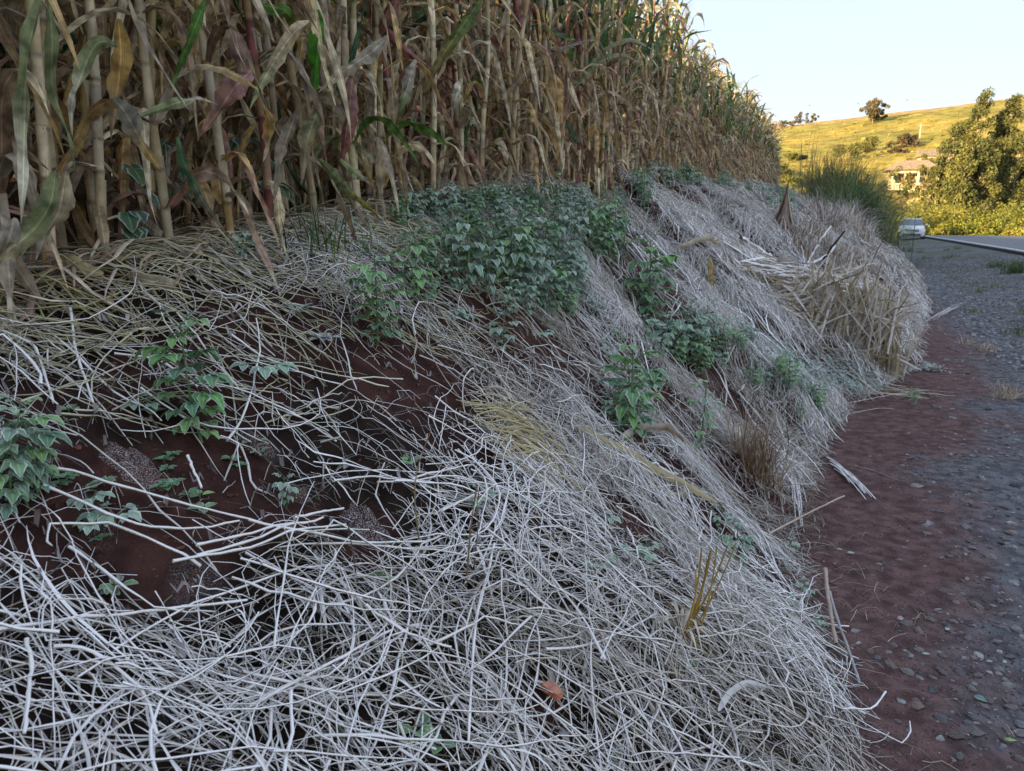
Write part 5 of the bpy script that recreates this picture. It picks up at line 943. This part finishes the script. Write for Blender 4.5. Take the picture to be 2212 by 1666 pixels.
mb = MB(); a = R(45); L = .30; d = np.array([math.cos(a), 0, -math.sin(a)]); n_ = np.array([math.sin(a), 0, math.cos(a)]) * .028; c = np.array([0, -.03, hpost]); mb.add(np.array([c - d * L - n_, c + d * L - n_, c + d * L + n_, c - d * L + n_]), [[0, 1, 2, 3]], None, (.65, .05, .05)); kid(mb.obj('red_bar', M_PLAIN), root)
tag(root, 'round white road sign with red rim half hidden by the road crest', 'road sign')

# ------------------------------------------------------------------ trees, bushes
def crown_cards(mb, cl, n, size, cols, rng, down=0.):
    """small leaf sprays spread through clumps (x, y, z, r)"""
    cl = np.array(cl); k = rng.choice(len(cl), n, p=cl[:, 3] ** 2 / np.sum(cl[:, 3] ** 2)); d = norm(rng.normal(0, 1, (n, 3))); r = cl[k, 3] * rng.random(n) ** .45
    c = cl[k, :3] + d * r[:, None] * np.array([1, 1, .85]); a = norm(rng.normal(0, 1, (n, 3)) + np.array([0, 0, -down])); b = norm(np.cross(a, rng.normal(0, 1, (n, 3)))); s_ = size * rng.uniform(.5, 1.3, n)[:, None]
    V = np.stack([c - a * s_, c + b * s_ * .45, c + a * s_, c - b * s_ * .45], 1); tone = np.array(cols)[rng.integers(len(cols), size=len(cl))][k] * rng.uniform(.75, 1.25, (n, 1))
    mb.add(V.reshape(-1, 3), np.arange(n * 4).reshape(n, 4), None, np.repeat(tone, 4, 0))
def tree(name, p, h, w_, label, cat='tree', group=None, n=4500, cols=((.07, .085, .025), (.10, .105, .03), (.05, .065, .025)), trunk=(.42, .34, .24), base=.2, size=.3, lean=0., clumps=26, narrow=1., bare=False):
    root = empty(name, p); q = np.linspace(0, 1, 8); mb = MB(); bend = rng.normal(0, .03) * h
    ax = lambda f: np.stack([lean * h * f + bend * np.sin(f * 3), .02 * h * np.sin(f * 4), f * h * .94], -1)
    tubes(mb, ax(q), np.linspace(.015, .002, 8) * h ** .92 * .8, 8, trunk)
    cl = []
    for i in range(clumps):
        f = base + (1 - base) * (i + rng.random()) / clumps; g_f = (f - base) / (1 - base); prof = (min(1, .45 + g_f * 2.2) * (1 - g_f) ** .75 * 1.25 if name == 'eucalyptus_tree' else math.sin(min(1, g_f * .92 + .08) * 3.0) ** .7) * narrow + .10; a = rng.uniform(0, 6.28); rr = w_ * .5 * prof * rng.uniform(.25, .95)
        b = ax(np.array(max(f - .10, .08))); e = ax(np.array(f)) + np.array([math.cos(a) * rr, math.sin(a) * rr, rng.normal(0, .02) * h]); tubes(mb, np.array([b, b * .45 + e * .55 + [0, 0, -.01 * h], e]), np.array([.003, .002, .0008]) * h ** .95, 4, trunk); cl.append((*e, w_ * rng.uniform(.09, .19) * (1.1 - .35 * f)))
    kid(mb.obj('trunk', M_BARK), root); mb = MB(); crown_cards(mb, cl, n, size, cols, rng, .5); kid(mb.obj('crown', M_FAR, smoothed=False), root); tag(root, label, cat, group); return root
def bush(name, p, h, w_, label, cols, n=1500, size=.2, cat='bush', group=None, mat=None):
    mb = MB(); cl = [(rng.normal(0, .28) * w_, rng.normal(0, .28) * w_, h * rng.uniform(.2, .8), h * rng.uniform(.16, .3)) for _ in range(14)]; crown_cards(mb, cl, n, size, cols, rng)
    st = np.array([[[0, 0, -.1], [c[0] * .5, c[1] * .5, c[2] * .5], [c[0], c[1], c[2]]] for c in cl]); m2 = MB(); tubes(m2, st, .02, 4, (.2, .15, .1)); root = empty(name, p); kid(m2.obj('stems', M_BARK), root); kid(mb.obj('crown', mat or M_FAR, smoothed=False), root); tag(root, label, cat, group); return root
GE = 'eucalyptus trees beyond the road'
def euc(px, top, dist, wpx, label, n=5200, **k):
    n = int(n * 2.6); k.setdefault('clumps', 70); k.setdefault('size', .21); k.setdefault('base', .16)
    p = spot(px, dist); h = at(px, top, dist)[2] - p[2]; return tree('eucalyptus_tree', p - [0, 0, .2], h, wpx * .95 / FPX * dist, label, group=GE, n=n, cols=((.14, .145, .05), (.18, .175, .055), (.11, .12, .042)), **k)
euc(2088, 182, 118, 120, 'tallest eucalyptus, with two pale tufts at its top', n=6500); euc(2148, 190, 120, 130, 'eucalyptus with a pointed top right of the tallest', n=6500); euc(2045, 255, 112, 105, 'shorter eucalyptus at the left of the group', n=5000); euc(2225, 205, 112, 150, 'eucalyptus cut off by the right edge of the photo', n=6000); euc(2108, 285, 105, 120, 'bushy eucalyptus in front of the tallest', n=5500); euc(2182, 270, 108, 120, 'eucalyptus with white stems low in front of the pointed one', n=5000, base=.35); euc(2062, 300, 104, 110, 'dense low eucalyptus at the front of the group'); euc(2015, 310, 108, 80, 'small eucalyptus beside the pale house', n=3200)
HT = ((.16, .12, .07), (.20, .155, .08), (.13, .11, .05)); HG = ((.11, .12, .035), (.14, .14, .04))
def on_hill(px, py):
    v = ray(px, py); k = np.linspace(130, 460, 1400); x, y, z = v[0] * k, v[1] * k, EYE + v[2] * k; d = z - hill_z(x, y); i = np.argmax(d < 0) if (d < 0).any() else int(np.argmin(d)); return np.array([x[i], y[i], hill_z(x[i], y[i])])
p = on_hill(1885, 268); tree('hill_tree', p, up(p, 52), up(p, 60), 'round brownish tree standing alone on the hill brow', n=3000, cols=HT, size=.45, clumps=22, base=.25)
p = on_hill(1905, 262); tree('hill_tree', p, up(p, 25), up(p, 26), 'small tree at the right of the round brownish hill tree', n=900, cols=HG, size=.4, clumps=10)
for px, py, hp, wp, lb in [(1735, 268, 26, 34, 'pale shrubby tree on the hill crest, larger of the near pair'), (1757, 265, 22, 18, 'pale shrubby tree on the hill crest, smaller of the near pair'), (1690, 276, 16, 30, 'low thin tree at the left end of the hill crest'), (1710, 274, 14, 18, 'lowest thin tree on the hill crest beside its left end'), (1668, 282, 16, 24, 'thin tree on the crest just beyond the maize')]:
    p = on_hill(px, py); tree('crest_tree', p - [0, 0, .4], up(p, hp), up(p, wp), lb, n=520, cols=HT, size=.45, clumps=12, base=.2, group='small trees along the hill crest')
for px, py, hp, wp, lb, cc in [(1712, 350, 22, 22, 'round green bush on the yellow slope', HG), (1690, 385, 34, 26, 'green bush low on the slope beyond the maize', HG), (1733, 346, 12, 26, 'dark dead scrub patch on the yellow slope', ((.09, .06, .05),)), (1950, 318, 30, 50, 'brownish bush in the gully on the slope', HT), (1965, 318, 26, 22, 'dark bush at the top of the gully', ((.06, .05, .04), (.10, .07, .06))), (1935, 332, 12, 60, 'dark scrub lining the gully', ((.09, .06, .05), (.13, .09, .07))), (1870, 330, 40, 60, 'olive bush behind the bare canes', HG), (1825, 350, 40, 60, 'olive bush behind the tall green grass', HG), (1720, 405, 30, 60, 'yellow green bush beyond the hollow', ((.16, .17, .03), (.2, .19, .04)))]:
    p = on_hill(px, py); bush('slope_bush', p, up(p, hp), up(p, wp), lb, cc, n=900, size=.42, group='bushes on the hill slope')
YG = ((.18, .20, .035), (.23, .225, .04), (.13, .15, .035), (.27, .24, .05))
for i, (px, dist, top, wp) in enumerate([(1965, 84, 440, 60), (2000, 88, 425, 60), (2035, 90, 432, 60), (2075, 86, 445, 60), (2110, 90, 440, 60), (2150, 88, 432, 60), (2185, 92, 425, 60), (2215, 88, 440, 60), (1985, 95, 400, 60), (2060, 99, 430, 60), (2130, 82, 465, 50), (2090, 82, 470, 45), (2170, 80, 462, 55), (2205, 78, 470, 50), (2030, 82, 475, 40), (1945, 92, 420, 60), (1915, 96, 425, 60)]):
    p = spot(px, dist); h = at(px, top, dist)[2] - p[2]; bush('roadside_bush', p - [0, 0, .2], h, wp / FPX * dist, 'sunlit yellow green bush in the hedge beyond the road', YG, n=2000, size=.16, group='hedge bushes beyond the road')
for px, dist, top, wp, lb in [(1938, 116, 348, 95, 'olive tree in front of the left part of the pale house'), (1988, 112, 345, 84, 'slim olive tree in front of the right part of the pale house'), (1958, 136, 330, 80, 'grey green tree rising behind the roof of the pale house'), (1990, 140, 318, 70, 'tree behind the gap between the two houses')]:
    p = spot(px, dist); h = at(px, top, dist)[2] - p[2]; tree('olive_tree', p - [0, 0, .2], h, wp / FPX * dist, lb, n=3600, cols=((.2, .18, .06), (.16, .17, .05), (.24, .2, .09)), size=.26, clumps=34, base=.3, group='trees around the houses')
# pole on the slope
p = on_hill(1985, 312); mb = MB(); h = up(p, 42); tubes(mb, np.array([[0, 0, -.5], [0, 0, h]]), np.array([.22, .16]), 8, (.55, .45, .3)); root = empty('utility_pole', p); kid(mb.obj('pole', M_PLAIN), root); mb = MB(); box(mb, (0, 0, h - .5), (1.9, .12, .14), (.4, .33, .24)); kid(mb.obj('crossarm', M_PLAIN, smoothed=False), root); tag(root, 'pale utility pole standing on the slope beside the gully', 'utility pole')
# pale house among the trees
dist = 128.; p = at(1966, 422, dist); z0 = p[2] - 2.7; k = dist / FPX; root = empty('pale_house', (p[0], p[1], z0), -R(20)); CR = (.5, .41, .28)
def hb(name, c, d, col, par=None, mat=None): mb = MB(); box(mb, c, d, col); o = mb.obj(name, mat or M_PLAIN, smoothed=False); kid(o, par or root); return o
hb('terrace_wall', (1.2, -1.2, 1.7), (5.2, 4.2, 3.6), (.60, .47, .27)); hb('wall', (0, 2.2, 5.2), (7, 4, 3.2), CR)
for x in (-3.0, -1.2, .7, 2.6): hb('porch_column', (x, -1.6, 5.0), (.28, .28, 2.4), (.7, .62, .46))
for x in np.arange(-3.1, 3.8, .42): hb('baluster', (x, -3.1, 4.02), (.16, .16, .75), (.7, .62, .46))
hb('railing', (.2, -3.1, 4.46), (7.2, .2, .13), (.7, .62, .46)); hb('porch_floor', (0, -1.4, 3.55), (7.4, 4.2, .2), (.6, .52, .4)); hb('porch_beam', (0, -1.6, 6.35), (6.6, .36, .34), (.7, .62, .46))
for x in (-1.9, 1.6):
    f = hb('window', (x, .17, 5.2), (1.3, .08, 1.2), (.5, .42, .3)); hb('pane', (x, .12, 5.2), (1.1, .05, 1.0), (.05, .06, .07), f, M_GLASS)
hb('door', (-.1, .17, 4.7), (1.0, .08, 2.1), (.16, .09, .05))
mb = MB(); V = np.array([[-4.2, -2.2, 6.7], [4.2, -2.2, 6.7], [4.2, 4.9, 6.7], [-4.2, 4.9, 6.7], [-2.2, 1.4, 8.4], [2.2, 1.4, 8.4]]); mb.add(V, [[0, 1, 5, 4], [2, 3, 4, 5], [3, 2, 1, 0]], [[1, 2, 5], [3, 0, 4]], (.30, .22, .15)); kid(mb.obj('roof', M_BARK, smoothed=False), root)
tag(root, 'pale house with balustrade and columns half hidden by trees', 'house')
dist = 150.; p = at(2012, 395, dist); root = empty('white_house', p, -R(15)); hb('wall', (0, 0, 2.0), (5, 4, 5.6), (.66, .58, .44)); hb('window', (-.6, -2.02, 3.4), (1.2, .06, 1.0), (.06, .07, .08)); hb('window', (1.2, -2.02, 3.4), (1.0, .06, 1.0), (.06, .07, .08)); mb = MB(); V = np.array([[-3, -2.5, 4.82], [3, -2.5, 4.82], [3, 2.5, 4.82], [-3, 2.5, 4.82], [-3, 0, 6.2], [3, 0, 6.2]]); mb.add(V, [[0, 1, 5, 4], [2, 3, 4, 5], [3, 2, 1, 0]], [[1, 2, 5], [3, 0, 4]], (.30, .22, .16)); kid(mb.obj('roof', M_BARK, smoothed=False), root); tag(root, 'small white house glimpsed between the eucalyptus trees', 'house')
# birds
for px, py, lb in [(1749, 228, 'tiny dark bird over the hill crest, leftmost of three'), (1854, 224, 'tiny dark bird left of the round hill tree'), (1960, 217, 'tiny dark bird right of the round hill tree')]:
    p = at(px, py, 140); mb = MB(); q = np.linspace(-1, 1, 6); tubes(mb, np.stack([0 * q, .17 * q, 0 * q], -1), np.array([.02, .05, .07, .06, .04, .02]), 6, (.03, .03, .035))
    for sg in (-1, 1): mb.add(np.array([[0, .08, .02], [0, -.08, .02], [sg * .2, -.10, .12], [sg * .36, -.02, .05], [sg * .2, .06, .12]]), None, [[0, 1, 2], [0, 2, 4], [4, 2, 3]], (.03, .03, .035))
    tag(mb.obj('bird', M_BLACK, loc=p), lb, 'bird', 'birds in the sky')
